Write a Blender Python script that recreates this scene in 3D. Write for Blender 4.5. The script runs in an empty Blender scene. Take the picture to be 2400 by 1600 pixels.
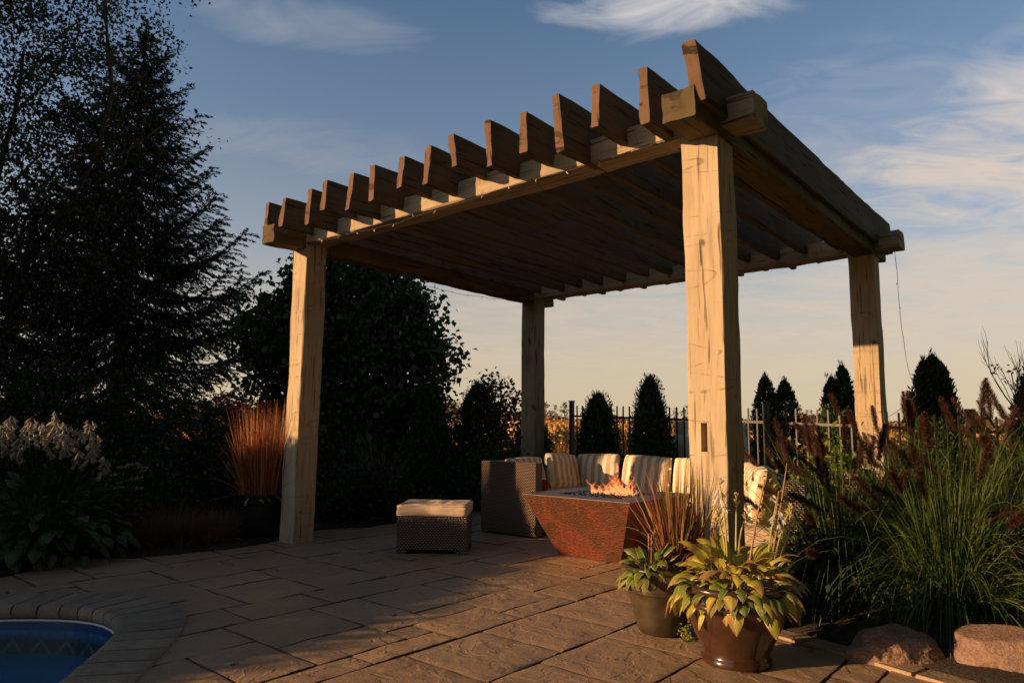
import bpy, bmesh, math, random
import numpy as np
from mathutils import Vector, Matrix, noise
from mathutils.geometry import tessellate_polygon
R = math.radians
sc = bpy.context.scene
col = sc.collection
rnd = random.Random(7)
nr = np.random.default_rng(7)

# ------------------------------------------------------------------ camera
FPX, PIT, ROL, CH = 1622.4, 0.12652, 0.01026, 1.0
Fv = Vector((0, math.cos(PIT), math.sin(PIT)))
R0 = Vector((1, 0, 0)); U0 = R0.cross(Fv)
Rv = R0 * math.cos(ROL) + U0 * math.sin(ROL)
Uv = -R0 * math.sin(ROL) + U0 * math.cos(ROL)
cd = bpy.data.cameras.new('camera'); cam = bpy.data.objects.new('camera', cd); col.objects.link(cam)
mw = Matrix((Rv, Uv, -Fv)).transposed().to_4x4(); mw.translation = (0, 0, CH)
cam.matrix_world = mw
cd.sensor_width = 36; cd.lens = 36 * FPX / 2400; cd.clip_end = 3000; cd.clip_start = 0.05
sc.camera = cam

# ground point seen at photo pixel (used to lay the plan out)
def g(x, y, z=0.0):
    d = Fv * FPX + Rv * (x - 1200) - Uv * (y - 800)
    return Vector((0, 0, CH)) + d * ((z - CH) / d.z)
def at(x, y, Y):
    d = Fv * FPX + Rv * (x - 1200) - Uv * (y - 800)
    return Vector((0, 0, CH)) + d * (Y / d.y)

# pergola frame
O = Vector((-1.86853, 6.12793, 0)); YAW = -0.70548
A = Vector((math.cos(YAW), math.sin(YAW), 0)); B = Vector((-math.sin(YAW), math.cos(YAW), 0))
W, D, H, T = 3.910, 3.528, 2.655, 0.21
def L(u, v, z=0.0): return O + A * u + B * v + Vector((0, 0, z))
SD = A * 0.539 + B * 0.842; SD.normalize(); SW = Vector((SD.y, -SD.x, 0))
def SWp(s, w, z=0): return O + SD * s + SW * w + Vector((0, 0, z))

# ------------------------------------------------------------------ materials
def newmat(name):
    m = bpy.data.materials.new(name); m.use_nodes = True
    nt = m.node_tree; nt.nodes.clear()
    return m, nt
class N:
    def __init__(s, name):
        s.m, s.nt = newmat(name); s.n = s.nt.nodes; s.l = s.nt.links
    def add(s, t, **k):
        n = s.n.new(t)
        for a, b in k.items():
            if a.startswith('i_'):
                key = a[2:]; n.inputs[int(key) if key.isdigit() else key.replace('_', ' ')].default_value = b
            else: setattr(n, a, b)
        return n
    def link(s, a, b): s.l.new(a, b)
    def tc(s):
        a = s.add('ShaderNodeAttribute'); a.attribute_name = 'tc'; return a.outputs['Vector']
    def map(s, v, scale=(1, 1, 1), loc=(0, 0, 0), rot=(0, 0, 0)):
        n = s.add('ShaderNodeMapping'); n.inputs['Scale'].default_value = scale; n.inputs['Location'].default_value = loc; n.inputs['Rotation'].default_value = rot
        s.link(v, n.inputs['Vector']); return n.outputs[0]
    def noise(s, v, sc_=5, det=4, rough=.55, dist=0):
        n = s.add('ShaderNodeTexNoise'); n.inputs['Scale'].default_value = sc_; n.inputs['Detail'].default_value = det
        n.inputs['Roughness'].default_value = rough; n.inputs['Distortion'].default_value = dist
        if v is not None: s.link(v, n.inputs['Vector'])
        return n.outputs['Fac']
    def ramp(s, f, stops, interp='LINEAR'):
        n = s.add('ShaderNodeValToRGB'); cr = n.color_ramp; cr.interpolation = interp
        while len(cr.elements) > 1: cr.elements.remove(cr.elements[-1])
        for i, (p, c) in enumerate(stops):
            if not hasattr(c, '__len__'): c = (c, c, c)
            e = cr.elements[0] if i == 0 else cr.elements.new(p)
            e.position = p; e.color = (*c, 1)
        s.link(f, n.inputs[0]); return n.outputs[0]
    def mix(s, f, a, b, mode='MIX'):
        n = s.add('ShaderNodeMix', data_type='RGBA', blend_type=mode)
        for src, i in ((f, 0), (a, 6), (b, 7)):
            if hasattr(src, 'links'): s.link(src, n.inputs[i])
            elif i == 0: n.inputs[0].default_value = src
            else: n.inputs[i].default_value = (*src, 1)
        return n.outputs[2]
    def math(s, op, a, b=0.0, c=0.0):
        n = s.add('ShaderNodeMath', operation=op)
        for i, v in enumerate((a, b, c)):
            if hasattr(v, 'links'): s.link(v, n.inputs[i])
            else: n.inputs[i].default_value = v
        return n.outputs[0]
    def sep(s, v):
        n = s.add('ShaderNodeSeparateXYZ'); s.link(v, n.inputs[0]); return n.outputs
    def bump(s, h, st=.5, d=.01, nrm=None):
        n = s.add('ShaderNodeBump'); n.inputs['Strength'].default_value = st; n.inputs['Distance'].default_value = d
        s.link(h, n.inputs['Height'])
        if nrm is not None: s.link(nrm, n.inputs['Normal'])
        return n.outputs[0]
    def out(s, base, rough=.7, nrm=None, metal=0, spec=.5, trans=None, coat=0, emis=None):
        p = s.add('ShaderNodeBsdfPrincipled')
        for v, k in ((base, 'Base Color'), (rough, 'Roughness')):
            if hasattr(v, 'links'): s.link(v, p.inputs[k])
            elif k == 'Base Color': p.inputs[k].default_value = (*v, 1)
            else: p.inputs[k].default_value = v
        p.inputs['Metallic'].default_value = metal
        p.inputs['Specular IOR Level'].default_value = spec
        p.inputs['Coat Weight'].default_value = coat
        if nrm is not None: s.link(nrm, p.inputs['Normal'])
        o = s.add('ShaderNodeOutputMaterial'); sh = p.outputs[0]
        if trans is not None:
            t = s.add('ShaderNodeBsdfTranslucent')
            col_, f = trans
            if hasattr(col_, 'links'): s.link(col_, t.inputs[0])
            else: t.inputs[0].default_value = (*col_, 1)
            mx = s.add('ShaderNodeMixShader'); mx.inputs[0].default_value = f
            s.link(sh, mx.inputs[1]); s.link(t.outputs[0], mx.inputs[2]); sh = mx.outputs[0]
        s.link(sh, o.inputs['Surface']); s.p = p
        return s.m

def wood(name, dark, light, moss=0.0, warm=1.0):
    s = N(name); v = s.tc()
    g1 = s.noise(s.map(v, (34, 34, 2.6)), 1, 6, .62, .25)
    g2 = s.noise(s.map(v, (70, 70, 2.2)), 1, 4, .6, .3)
    bl = s.noise(s.map(v, (3.2, 3.2, 1.6)), 1, 3, .5)
    c = s.ramp(g1, [(.24, dark), (.42, [a * .3 + b * .7 for a, b in zip(dark, light)]), (.66, light)])
    c = s.mix(s.ramp(bl, [(.35, 0), (.7, .35)]), c, [x * .62 for x in light])
    crack = s.ramp(s.noise(s.map(v, (30, 30, 1.5)), 1, 3, .5, .3), [(.655, 0), (.69, 1)])
    c = s.mix(crack, c, [x * .42 for x in dark])
    # short cross-cut adze marks
    an = s.noise(s.map(v, (1.3, 1.3, 8)), 1, 1, .3, .0)
    adz = s.ramp(s.math('ABSOLUTE', s.math('SUBTRACT', an, .5)), [(.0, .6), (.004, .45), (.009, 0)])
    line = s.ramp(s.noise(s.map(v, (48, 48, 2.6), (2, 6, 1)), 1, 3, .5, .1), [(.60, 0), (.65, .8)])
    c = s.mix(line, c, [x * .55 for x in dark])
    msk = s.ramp(s.noise(s.map(v, (14, 14, 5), (5, 3, 1)), 1, 2), [(.46, 0), (.60, .9)])
    adz = s.math('MULTIPLY', adz, msk)
    c = s.mix(adz, c, [x * .35 for x in dark])
    if moss > 0:
        mf = s.ramp(s.noise(s.map(v, (5, 5, 2), (9, 2, 4)), 1, 4, .6), [(.48, 0), (.72, moss)])
        c = s.mix(mf, c, (.060, .062, .024))
    knot = s.ramp(s.noise(s.map(v, (9, 9, 6), (1, 7, 2)), 1, 1), [(.74, 0), (.78, .8)])
    c = s.mix(knot, c, [x * .3 for x in dark])
    h = s.math('ADD', s.math('MULTIPLY', g1, .5), s.math('MULTIPLY', g2, .3))
    h = s.math('SUBTRACT', h, s.math('MULTIPLY', crack, .8))
    chip = s.noise(s.map(v, (5, 5, 9), (3, 1, 2)), 1, 2, .5)
    h = s.math('ADD', s.math('SUBTRACT', h, s.math('MULTIPLY', adz, .9)), s.math('MULTIPLY', chip, 1.2))
    return s.out(c, .82, s.bump(h, .75, .006), spec=.25)
M = {}
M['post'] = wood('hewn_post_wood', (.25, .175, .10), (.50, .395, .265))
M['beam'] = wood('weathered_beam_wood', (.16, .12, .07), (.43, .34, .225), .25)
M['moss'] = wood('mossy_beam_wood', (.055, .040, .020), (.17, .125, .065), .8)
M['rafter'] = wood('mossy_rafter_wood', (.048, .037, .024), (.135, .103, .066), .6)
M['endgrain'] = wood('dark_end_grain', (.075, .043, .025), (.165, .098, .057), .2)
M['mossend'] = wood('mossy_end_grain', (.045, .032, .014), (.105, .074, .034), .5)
M['bark'] = wood('bark', (.035, .026, .018), (.10, .08, .058))

def leafmat(name, cols, rough=.55, trans=.25, var=1.0, spec=.3):
    """cols: darkest..lightest ramp over the per-leaf random value tc.z"""
    s = N(name); v = s.tc(); z = s.sep(v)[2]
    st = [(i / max(1, len(cols) - 1), c) for i, c in enumerate(cols)]
    c = s.ramp(z, st)
    return s.out(c, rough, spec=spec, trans=(c, trans))
M['spruce'] = leafmat('spruce_needles', [(.010, .020, .012), (.020, .036, .018), (.034, .052, .026)], trans=.08)
M['birch'] = leafmat('birch_leaves', [(.022, .026, .010), (.045, .048, .016), (.085, .070, .020)], trans=.3)
M['lilac'] = leafmat('lilac_leaves', [(.016, .040, .012), (.030, .070, .020), (.050, .095, .026)], trans=.25)
M['thuja'] = leafmat('cedar_foliage', [(.020, .040, .010), (.038, .070, .016), (.060, .095, .022)], trans=.15)
M['vine'] = leafmat('vine_leaves', [(.020, .030, .012), (.060, .022, .014), (.055, .060, .020)], trans=.25)
M['shrub'] = leafmat('shrub_leaves', [(.012, .024, .010), (.022, .042, .014), (.035, .060, .018)], trans=.15)
M['yellowshrub'] = leafmat('yellow_green_leaves', [(.10, .15, .02), (.20, .25, .03), (.34, .36, .06)], trans=.3)
M['hedge'] = leafmat('hedge_leaves', [(.02, .04, .012), (.04, .07, .02)], trans=.1)
M['grass_green'] = leafmat('fountain_grass_blades', [(.030, .062, .010), (.060, .110, .018), (.14, .165, .035)], trans=.3, rough=.4)
M['grass_red'] = leafmat('orange_red_grass_blades', [(.20, .055, .024), (.42, .14, .05), (.60, .28, .12)], trans=.3)
M['grass_purple'] = leafmat('green_and_maroon_grass_blades', [(.14, .030, .025), (.24, .065, .035), (.15, .15, .04), (.36, .20, .09)], trans=.25)
M['grass_brown'] = leafmat('dry_brown_groundcover', [(.09, .055, .034), (.16, .095, .055), (.19, .13, .05)], trans=.15)
M['lawn_yellow'] = leafmat('yellow_tuft', [(.07, .065, .015), (.12, .105, .02)], trans=.15)
M['plume'] = leafmat('dark_red_brown_plume', [(.040, .019, .014), (.075, .034, .023), (.15, .072, .042)], trans=.3)
M['twig'] = leafmat('grey_twigs', [(.05, .042, .038), (.09, .078, .07)], trans=0.02)
M['stalk'] = leafmat('flower_stalk', [(.30, .30, .08), (.50, .44, .16)], trans=.1)
M['drystalk'] = leafmat('dry_flower_stalk', [(.24, .13, .06), (.42, .27, .13)], trans=.1)
M['whiteflower'] = leafmat('white_petals', [(.24, .22, .18), (.46, .42, .35)], trans=.3)
M['lilypetal'] = leafmat('pale_hosta_petals', [(.62, .56, .50), (.80, .74, .66)], trans=.35)
M['creambud'] = leafmat('cream_buds', [(.55, .44, .20), (.75, .62, .34)], trans=.2)
M['pinkflower'] = leafmat('crimson_petals', [(.22, .02, .05), (.35, .04, .09)], trans=.2)
M['goldenrod'] = leafmat('field_weeds', [(.40, .17, .04), (.62, .28, .055), (.80, .40, .07), (.42, .28, .07)], trans=.25)
M['farpine'] = leafmat('far_tree_leaves', [(.045, .060, .030), (.075, .085, .042)], trans=.1)
M['farbush'] = leafmat('far_bush_leaves', [(.14, .08, .05), (.22, .12, .06), (.13, .11, .05)], trans=.1)

def hostamat(name, inner, edge, brown=.3):
    s = N(name); v = s.tc(); x, y, z = s.sep(v)   # x across -1..1, y along 0..1, z random
    ax = s.math('ABSOLUTE', x)
    obj = s.add('ShaderNodeTexCoord').outputs['Object']
    nz = s.noise(obj, 55, 3)
    e = s.math('ADD', ax, s.math('MULTIPLY', s.math('SUBTRACT', nz, .5), .5))
    ef = s.ramp(e, [(.70, 0), (.86, 1)])
    ic = s.mix(z, inner[0], inner[1])
    c = s.mix(ef, ic, edge)
    bz = s.noise(obj, 9, 3)
    tip = s.math('ADD', s.math('MULTIPLY', s.math('MULTIPLY', y, ax), .35), bz)
    c = s.mix(s.ramp(tip, [(.60, 0), (.72, brown)]), c, (.36, .16, .07))
    vein = s.add('ShaderNodeTexWave', wave_type='BANDS', bands_direction='X'); vein.inputs['Scale'].default_value = 1.7; vein.inputs['Distortion'].default_value = .4
    s.link(v, vein.inputs['Vector'])
    return s.out(c, .42, s.bump(vein.outputs['Fac'], .5, .003), spec=.4, trans=(c, .3))
M['hosta'] = hostamat('variegated_hosta_leaf', ((.30, .31, .035), (.58, .50, .065)), (.70, .58, .17), .9)
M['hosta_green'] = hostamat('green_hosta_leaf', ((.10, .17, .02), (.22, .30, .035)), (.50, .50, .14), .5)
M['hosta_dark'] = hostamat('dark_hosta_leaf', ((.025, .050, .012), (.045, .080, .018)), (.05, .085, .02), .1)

def patiomat():
    s = N('stamped_slate_concrete'); v = s.tc(); x, y, z = s.sep(v)
    obj = s.add('ShaderNodeTexCoord').outputs['Object']
    n1 = s.noise(obj, 2.2, 5, .6); n2 = s.noise(obj, 16, 6, .65, .4); n3 = s.noise(obj, 110, 3, .6)
    base = s.ramp(z, [(0, (.31, .21, .118)), (.35, (.41, .265, .142)), (.7, (.35, .24, .14)), (1, (.44, .29, .155))])
    c = s.mix(s.ramp(n1, [(.35, 0), (.68, .55)]), base, (.28, .19, .11))
    c = s.mix(s.ramp(n2, [(.38, .35), (.60, 0)]), c, (.19, .12, .075))
    c = s.mix(s.ramp(n3, [(.64, 0), (.70, .6)]), c, (.07, .05, .035))
    w = s.add('ShaderNodeTexWave', wave_type='BANDS'); w.inputs['Scale'].default_value = 1.1; w.inputs['Distortion'].default_value = 9; w.inputs['Detail'].default_value = 3
    s.link(s.map(obj, (1, 1, 1), rot=(0, 0, .6)), w.inputs['Vector'])
    n4 = s.noise(obj, .9, 5, .65, 1.0); c = s.mix(s.ramp(n4, [(.46, 0), (.62, .45)]), c, (.22, .155, .10))
    n5 = s.noise(obj, 42, 2, .5); c = s.mix(s.ramp(n5, [(.70, 0), (.74, .7)]), c, (.09, .06, .04))
    h = s.math('ADD', s.math('MULTIPLY', n2, .9), s.math('MULTIPLY', n3, .12))
    rid = s.ramp(s.noise(s.map(obj, (1, 1, 1), rot=(0, 0, .9)), 5, 4, .5, 1.2), [(.46, 0), (.50, 1)])
    h = s.math('ADD', h, s.math('MULTIPLY', rid, .35))
    return s.out(c, s.ramp(n2, [(.3, .42), (.7, .65)]), s.bump(h, .6, .010), spec=.35)
M['patio'] = patiomat()
def simple(name, c, rough=.6, metal=0, nsc=20, amt=.25, bst=.3, bd=.003, spec=.5, coat=0):
    s = N(name); obj = s.add('ShaderNodeTexCoord').outputs['Object']
    n = s.noise(obj, nsc, 5, .6)
    cc = s.mix(s.ramp(n, [(.3, 0), (.7, 1)]), [x * (1 - amt) for x in c], [min(1, x * (1 + amt)) for x in c])
    return s.out(cc, rough, s.bump(n, bst, bd), metal=metal, spec=spec, coat=coat)
M['groove'] = simple('patio_joint', (.095, .060, .038), .9)
M['coping'] = None
def copingmat():
    s = N('grey_coping_stone'); v = s.tc(); z = s.sep(v)[2]
    obj = s.add('ShaderNodeTexCoord').outputs['Object']
    n = s.noise(obj, 25, 6, .7); n2 = s.noise(obj, 160, 2)
    c = s.ramp(z, [(0, (.20, .165, .12)), (.5, (.26, .21, .15)), (1, (.31, .24, .165))])
    c = s.mix(s.ramp(n, [(.35, .5), (.6, 0)]), c, (.12, .10, .08))
    h = s.math('ADD', n, s.math('MULTIPLY', n2, .3))
    return s.out(c, .75, s.bump(h, .5, .005), spec=.3)
M['coping'] = copingmat()
M['soil'] = simple('dark_bark_mulch', (.030, .020, .013), .95, nsc=60, amt=.5, bst=1, bd=.03)
def lawnmat():
    s = N('lawn_grass'); obj = s.add('ShaderNodeTexCoord').outputs['Object']
    n = s.noise(obj, .35, 4); n2 = s.noise(obj, 30, 4, .7)
    c = s.mix(s.ramp(n, [(.35, 0), (.65, 1)]), (.050, .085, .018), (.085, .10, .03))
    sx = s.sep(obj)[1]
    far = s.ramp(s.math('DIVIDE', sx, 60), [(.28, 0), (.36, 1)])
    c = s.mix(far, c, s.mix(n2, (.17, .11, .04), (.30, .18, .06)))
    return s.out(c, .9, s.bump(n2, .8, .03), spec=.1)
M['lawn'] = lawnmat()
M['rock'] = None
def rockmat():
    s = N('pink_granite'); obj = s.add('ShaderNodeTexCoord').outputs['Object']
    n = s.noise(obj, 6, 6, .65); n2 = s.noise(obj, 90, 3, .7)
    v = s.add('ShaderNodeTexVoronoi'); v.inputs['Scale'].default_value = 120; s.link(obj, v.inputs['Vector'])
    c = s.ramp(n, [(.3, (.16, .09, .06)), (.55, (.30, .175, .115)), (.75, (.40, .25, .165))])
    c = s.mix(s.ramp(n2, [(.4, .6), (.55, 0)]), c, (.10, .07, .06))
    c = s.mix(s.ramp(v.outputs['Distance'], [(.1, .5), (.25, 0)]), c, (.45, .36, .30))
    h = s.math('ADD', n, s.math('MULTIPLY', n2, .35))
    return s.out(c, .7, s.bump(h, 1, .02), spec=.4)
M['rock'] = rockmat()

def wicker():
    s = N('dark_brown_wicker'); v = s.tc(); x, y, z = s.sep(v)
    CW, RH = .026, .0135
    fy = s.math('DIVIDE', y, RH); row = s.math('FLOOR', fy); ry = s.math('FRACT', fy)
    par = s.math('MULTIPLY', s.math('FRACT', s.math('MULTIPLY', row, .5)), 1.0)  # 0 or .5
    fx = s.math('FRACT', s.math('ADD', s.math('DIVIDE', x, CW), par))
    px = s.math('SINE', s.math('MULTIPLY', fx, math.pi)); py = s.math('SINE', s.math('MULTIPLY', ry, math.pi))
    px = s.math('POWER', px, .8)
    h = s.math('MULTIPLY', px, s.math('POWER', py, .7))
    c = s.ramp(h, [(.42, (.008, .005, .004)), (.72, (.065, .040, .024)), (.96, (.42, .26, .16))])  # sunlit gloss on the strand crests is painted into the colour
    return s.out(c, .36, s.bump(h, 1, .006), spec=.6)
M['wicker'] = wicker()
def stripes(name, c1, c2, c3, freq, wide=.5):
    s = N(name); v = s.tc(); x, y, z = s.sep(v)
    fx = s.math('FRACT', s.math('MULTIPLY', x, freq))
    e = .012
    f = s.ramp(fx, [(0, 0), (wide - e, 0), (wide + e, 1), (1, 1)])
    c = s.mix(f, c1, c2)
    wv = s.noise(s.map(v, (400, 400, 400)), 1, 2)
    fold = s.noise(s.map(v, (5, 7, 5)), 1, 4, .55)
    st = s.ramp(s.noise(s.map(v, (3, 3, 3), (4, 4, 4)), 1, 4), [(.5, 0), (.75, .4)])
    c = s.mix(st, c, c3)
    h = s.math('ADD', s.math('MULTIPLY', wv, .12), fold)
    return s.out(c, .85, s.bump(h, .6, .012), spec=.2)
M['stripe'] = stripes('cream_and_tan_striped_fabric', (.76, .65, .50), (.50, .35, .21), (.52, .42, .30), 10.5)
M['cream'] = stripes('cream_fabric', (.66, .50, .34), (.655, .495, .336), (.50, .37, .25), 20)
M['multi'] = stripes('green_and_red_striped_fabric', (.30, .34, .14), (.40, .06, .04), (.5, .4, .2), 7)
def copper():
    s = N('hammered_copper_patina'); v = s.tc(); obj = v
    n = s.noise(obj, 5, 5, .6, .6); n2 = s.noise(s.map(obj, (1, 2.2, 1)), 40, 4, .6); n3 = s.noise(s.map(obj, (12, 1, 1), rot=(0, 0, 0)), 3, 3)
    c = s.ramp(n, [(.30, (.12, .052, .028)), (.48, (.18, .070, .036)), (.60, (.29, .070, .038)), (.75, (.20, .105, .052))])
    c = s.mix(s.ramp(n2, [(.35, .55), (.6, 0)]), c, (.07, .038, .024))
    c = s.mix(s.ramp(n3, [(.60, 0), (.72, .35)]), c, (.26, .20, .12))
    return s.out(c, s.ramp(n2, [(.3, .40), (.7, .58)]), s.bump(n2, .9, .006), metal=.65, spec=.5)
M['copper'] = copper()
M['copper_top'] = simple('dark_copper_top', (.10, .075, .06), .5, .2, 12, .3, .4, .002)
M['blackmetal'] = simple('black_painted_iron', (.018, .015, .012), .45, 0, 30, .2, .1, .001)
M['fireglass'] = simple('black_fire_glass', (.012, .012, .014), .06, 0, 30, .2, .1, .001, spec=1, coat=1)
M['brownpot'] = simple('brown_glazed_ceramic', (.050, .022, .012), .17, 0, 7, .35, .25, .003, coat=.5)
M['olivepot'] = simple('olive_bronze_ceramic', (.052, .036, .021), .38, 0, 14, .4, .5, .003)
M['blackpot'] = simple('black_ribbed_plastic', (.010, .010, .011), .45, 0, 20, .2, .1, .002)
M['tank'] = simple('white_painted_steel', (.82, .74, .64), .4, 0, 8, .06, .1, .001)
M['wire'] = simple('white_fence_rope', (.80, .76, .70), .6, 0, 10, .05)
M['cord'] = simple('green_black_cord', (.05, .045, .04), .6)
M['bulb'] = simple('clear_bulb', (.75, .68, .6), .15, spec=1, coat=1)
M['bead'] = simple('pale_liner_bead', (.62, .66, .60), .5, 0, 10, .05)
def liner():
    s = N('patterned_blue_pool_liner'); v = s.tc(); x, y, z = s.sep(v)  # x along wall m, y depth below edge m
    # interlaced diamond band between 7 and 20 cm
    t1 = s.math('PINGPONG', s.math('MULTIPLY', x, 1.0), .075)
    t1 = s.math('MULTIPLY', t1, 1.2)
    d1 = s.math('ABSOLUTE', s.math('SUBTRACT', s.math('SUBTRACT', y, .105), t1))
    d2 = s.math('ABSOLUTE', s.math('SUBTRACT', s.math('SUBTRACT', .205, y), t1))
    l1 = s.ramp(d1, [(.010, 1), (.016, 0)]); l2 = s.ramp(d2, [(.010, 1), (.016, 0)])
    n = s.noise(s.map(v, (1, 1, 1)), 25, 4)
    base = s.ramp(y, [(.0, (.012, .05, .20)), (.055, (.012, .06, .22)), (.065, (.02, .15, .34)), (.10, (.012, .08, .20)), (.12, (.010, .03, .055)), (.185, (.015, .06, .08)), (.2, (.04, .20, .22)), (.215, (.01, .11, .26))])
    c = s.mix(l1, base, (.03, .045, .05)); c = s.mix(l2, c, (.045, .12, .11))
    c = s.mix(s.ramp(n, [(.45, .35), (.6, 0)]), c, (.008, .018, .04))
    return s.out(c, .35, spec=.5)
M['liner'] = liner()
def watermat():
    s = N('pool_water'); obj = s.add('ShaderNodeTexCoord').outputs['Object']
    n = s.noise(obj, 5, 2)
    return s.out((.004, .13, .27), .05, s.bump(n, .25, .012), spec=.5)
M['water'] = watermat()
def flame():
    s = N('gas_flame'); v = s.tc(); x, y, z = s.sep(v)
    c = s.ramp(y, [(0, (1, .50, .16)), (.4, (1, .34, .10)), (.8, (1, .20, .055)), (1, (.95, .13, .04))])
    n = s.noise(s.map(v, (2, 5, 9)), 1.5, 3)
    em = s.add('ShaderNodeEmission'); s.link(c, em.inputs[0]); em.inputs[1].default_value = 1.1
    tr = s.add('ShaderNodeBsdfTransparent'); mx = s.add('ShaderNodeMixShader')
    a = s.ramp(n, [(.38, .08), (.62, .80)])
    a = s.math('MULTIPLY', a, s.ramp(y, [(0, .7), (.2, 1), (.8, .85), (1, .3)]))
    s.link(a, mx.inputs[0]); s.link(tr.outputs[0], mx.inputs[1]); s.link(em.outputs[0], mx.inputs[2])
    o = s.add('ShaderNodeOutputMaterial'); s.link(mx.outputs[0], o.inputs[0]); return s.m
M['flame'] = flame()

# ------------------------------------------------------------------ mesh helpers
def link(o, parent=None, loc=None):
    col.objects.link(o)
    if parent is not None: o.parent = parent
    return o
def tag(o, label=None, cat=None, group=None, kind=None):
    if label: o['label'] = label
    if cat: o['category'] = cat
    if group: o['group'] = group
    if kind: o['kind'] = kind
    return o
def thing(name, loc, label, cat, group=None):
    o = bpy.data.objects.new(name, None); o.empty_display_size = .1; o.location = loc
    link(o); return tag(o, label, cat, group)
def meshobj(name, V, F, mat, parent=None, tc=None, smooth=False, sharp=None, loc=None, mats=None, mi=None):
    """V in world coords; object placed relative to parent (unrotated) or loc"""
    V = np.asarray(V, dtype=np.float64).reshape(-1, 3)
    org = Vector((0, 0, 0))
    if parent is not None:
        p = parent
        while p is not None: org = org + p.location; p = p.parent
    elif loc is not None: org = Vector(loc)
    V = V - np.array(org)
    me = bpy.data.meshes.new(name)
    if isinstance(F, np.ndarray) and F.ndim == 2:
        k = F.shape[1]; n = len(F)
        me.vertices.add(len(V)); me.vertices.foreach_set('co', V.astype(np.float32).ravel())
        me.loops.add(n * k); me.loops.foreach_set('vertex_index', F.astype(np.int32).ravel())
        me.polygons.add(n); me.polygons.foreach_set('loop_start', np.arange(0, n * k, k, dtype=np.int32))
        me.update(calc_edges=True)
    else:
        me.from_pydata([tuple(v) for v in V], [], [tuple(int(i) for i in f) for f in F]); me.update()
    if tc is not None:
        at_ = me.attributes.new('tc', 'FLOAT_VECTOR', 'POINT')
        at_.data.foreach_set('vector', np.asarray(tc, dtype=np.float32).ravel())
    if smooth:
        me.polygons.foreach_set('use_smooth', np.ones(len(me.polygons), dtype=bool))
        if sharp: me.set_sharp_from_angle(angle=R(sharp))
    for m in (mats or [mat]): me.materials.append(m)
    if mi is not None: me.polygons.foreach_set('material_index', np.asarray(mi, dtype=np.int32))
    o = bpy.data.objects.new(name, me); link(o, parent)
    if parent is None and loc is not None: o.location = loc
    return o
class MB:
    def __init__(s): s.V = []; s.F = []; s.tc = []; s.mi = []
    def add(s, V, F, tc=None, mi=0):
        b = len(s.V); s.V += [tuple(v) for v in V]; s.F += [tuple(i + b for i in f) for f in F]
        s.tc += [tuple(t) for t in tc] if tc is not None else [tuple(v) for v in V]
        s.mi += [mi] * len(F)
    def build(s, name, mat, parent=None, **k):
        return meshobj(name, s.V, s.F, mat, parent, tc=s.tc, mi=s.mi if k.get('mats') else None, **k)
    def box(s, c0, ax, ay, az, tcscale=1, uvflat=False, bevel=0):
        """c0 corner, ax ay az edge vectors; separate faces with planar tc in metres"""
        c0 = Vector(c0)
        P = lambda i, j, k: c0 + ax * i + ay * j + az * k
        faces = [((0,0,0),(1,0,0),(1,0,1),(0,0,1)), ((1,0,0),(1,1,0),(1,1,1),(1,0,1)), ((1,1,0),(0,1,0),(0,1,1),(1,1,1)),
                 ((0,1,0),(0,0,0),(0,0,1),(0,1,1)), ((0,0,1),(1,0,1),(1,1,1),(0,1,1)), ((0,1,0),(1,1,0),(1,0,0),(0,0,0))]
        lx, ly, lz = ax.length, ay.length, az.length
        for fi, f in enumerate(faces):
            V = [P(*q) for q in f]
            d1 = (V[1] - V[0]).length; d2 = (V[3] - V[0]).length
            tc = [(0, 0, fi), (d1, 0, fi), (d1, d2, fi), (0, d2, fi)]
            s.add(V, [(0, 1, 2, 3)], tc)
    def tube(s, pts, r, n=6, rnd_z=None, cap=True):
        pts = [Vector(p) for p in pts]
        if not hasattr(r, '__len__'): r = [r] * len(pts)
        b = []; tc = []
        t0 = (pts[1] - pts[0]).normalized()
        ref = Vector((0, 0, 1)) if abs(t0.z) < .9 else Vector((1, 0, 0))
        ll = 0
        z = rnd.random() if rnd_z is None else rnd_z
        for i, p in enumerate(pts):
            t = (pts[min(i + 1, len(pts) - 1)] - pts[max(i - 1, 0)]).normalized()
            x = t.cross(ref)
            if x.length < 1e-4: x = t.orthogonal()
            x.normalize(); y = t.cross(x); ref = y.cross(t) if False else ref
            if i: ll += (p - pts[i - 1]).length
            for k in range(n):
                a = 2 * math.pi * k / n
                b.append(p + (x * math.cos(a) + y * math.sin(a)) * r[i]); tc.append((math.cos(a) * r[i], ll, z))
        F = []
        for i in range(len(pts) - 1):
            for k in range(n):
                F.append((i * n + k, i * n + (k + 1) % n, (i + 1) * n + (k + 1) % n, (i + 1) * n + k))
        if cap and n > 2:
            F.append(tuple(reversed(range(n)))); F.append(tuple((len(pts) - 1) * n + k for k in range(n)))
        s.add(b, F, tc)
    def lathe(s, prof, c, n=48, ribs=0, ribamp=0, close=True):
        """prof list of (r,z); around c"""
        c = Vector(c); V = []; tc = []
        for (r, z) in prof:
            for k in range(n):
                a = 2 * math.pi * k / n
                rr = r * (1 + (ribamp * math.cos(a * ribs) if ribs else 0))
                V.append(c + Vector((rr * math.cos(a), rr * math.sin(a), z))); tc.append((a, z, 0))
        F = []
        for i in range(len(prof) - 1):
            for k in range(n): F.append((i * n + k, i * n + (k + 1) % n, (i + 1) * n + (k + 1) % n, (i + 1) * n + k))
        s.add(V, F, tc)

def fbm(p, o=3): return noise.fractal(Vector(p), 1.0, 2.0, o, noise_basis='PERLIN_ORIGINAL')

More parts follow.
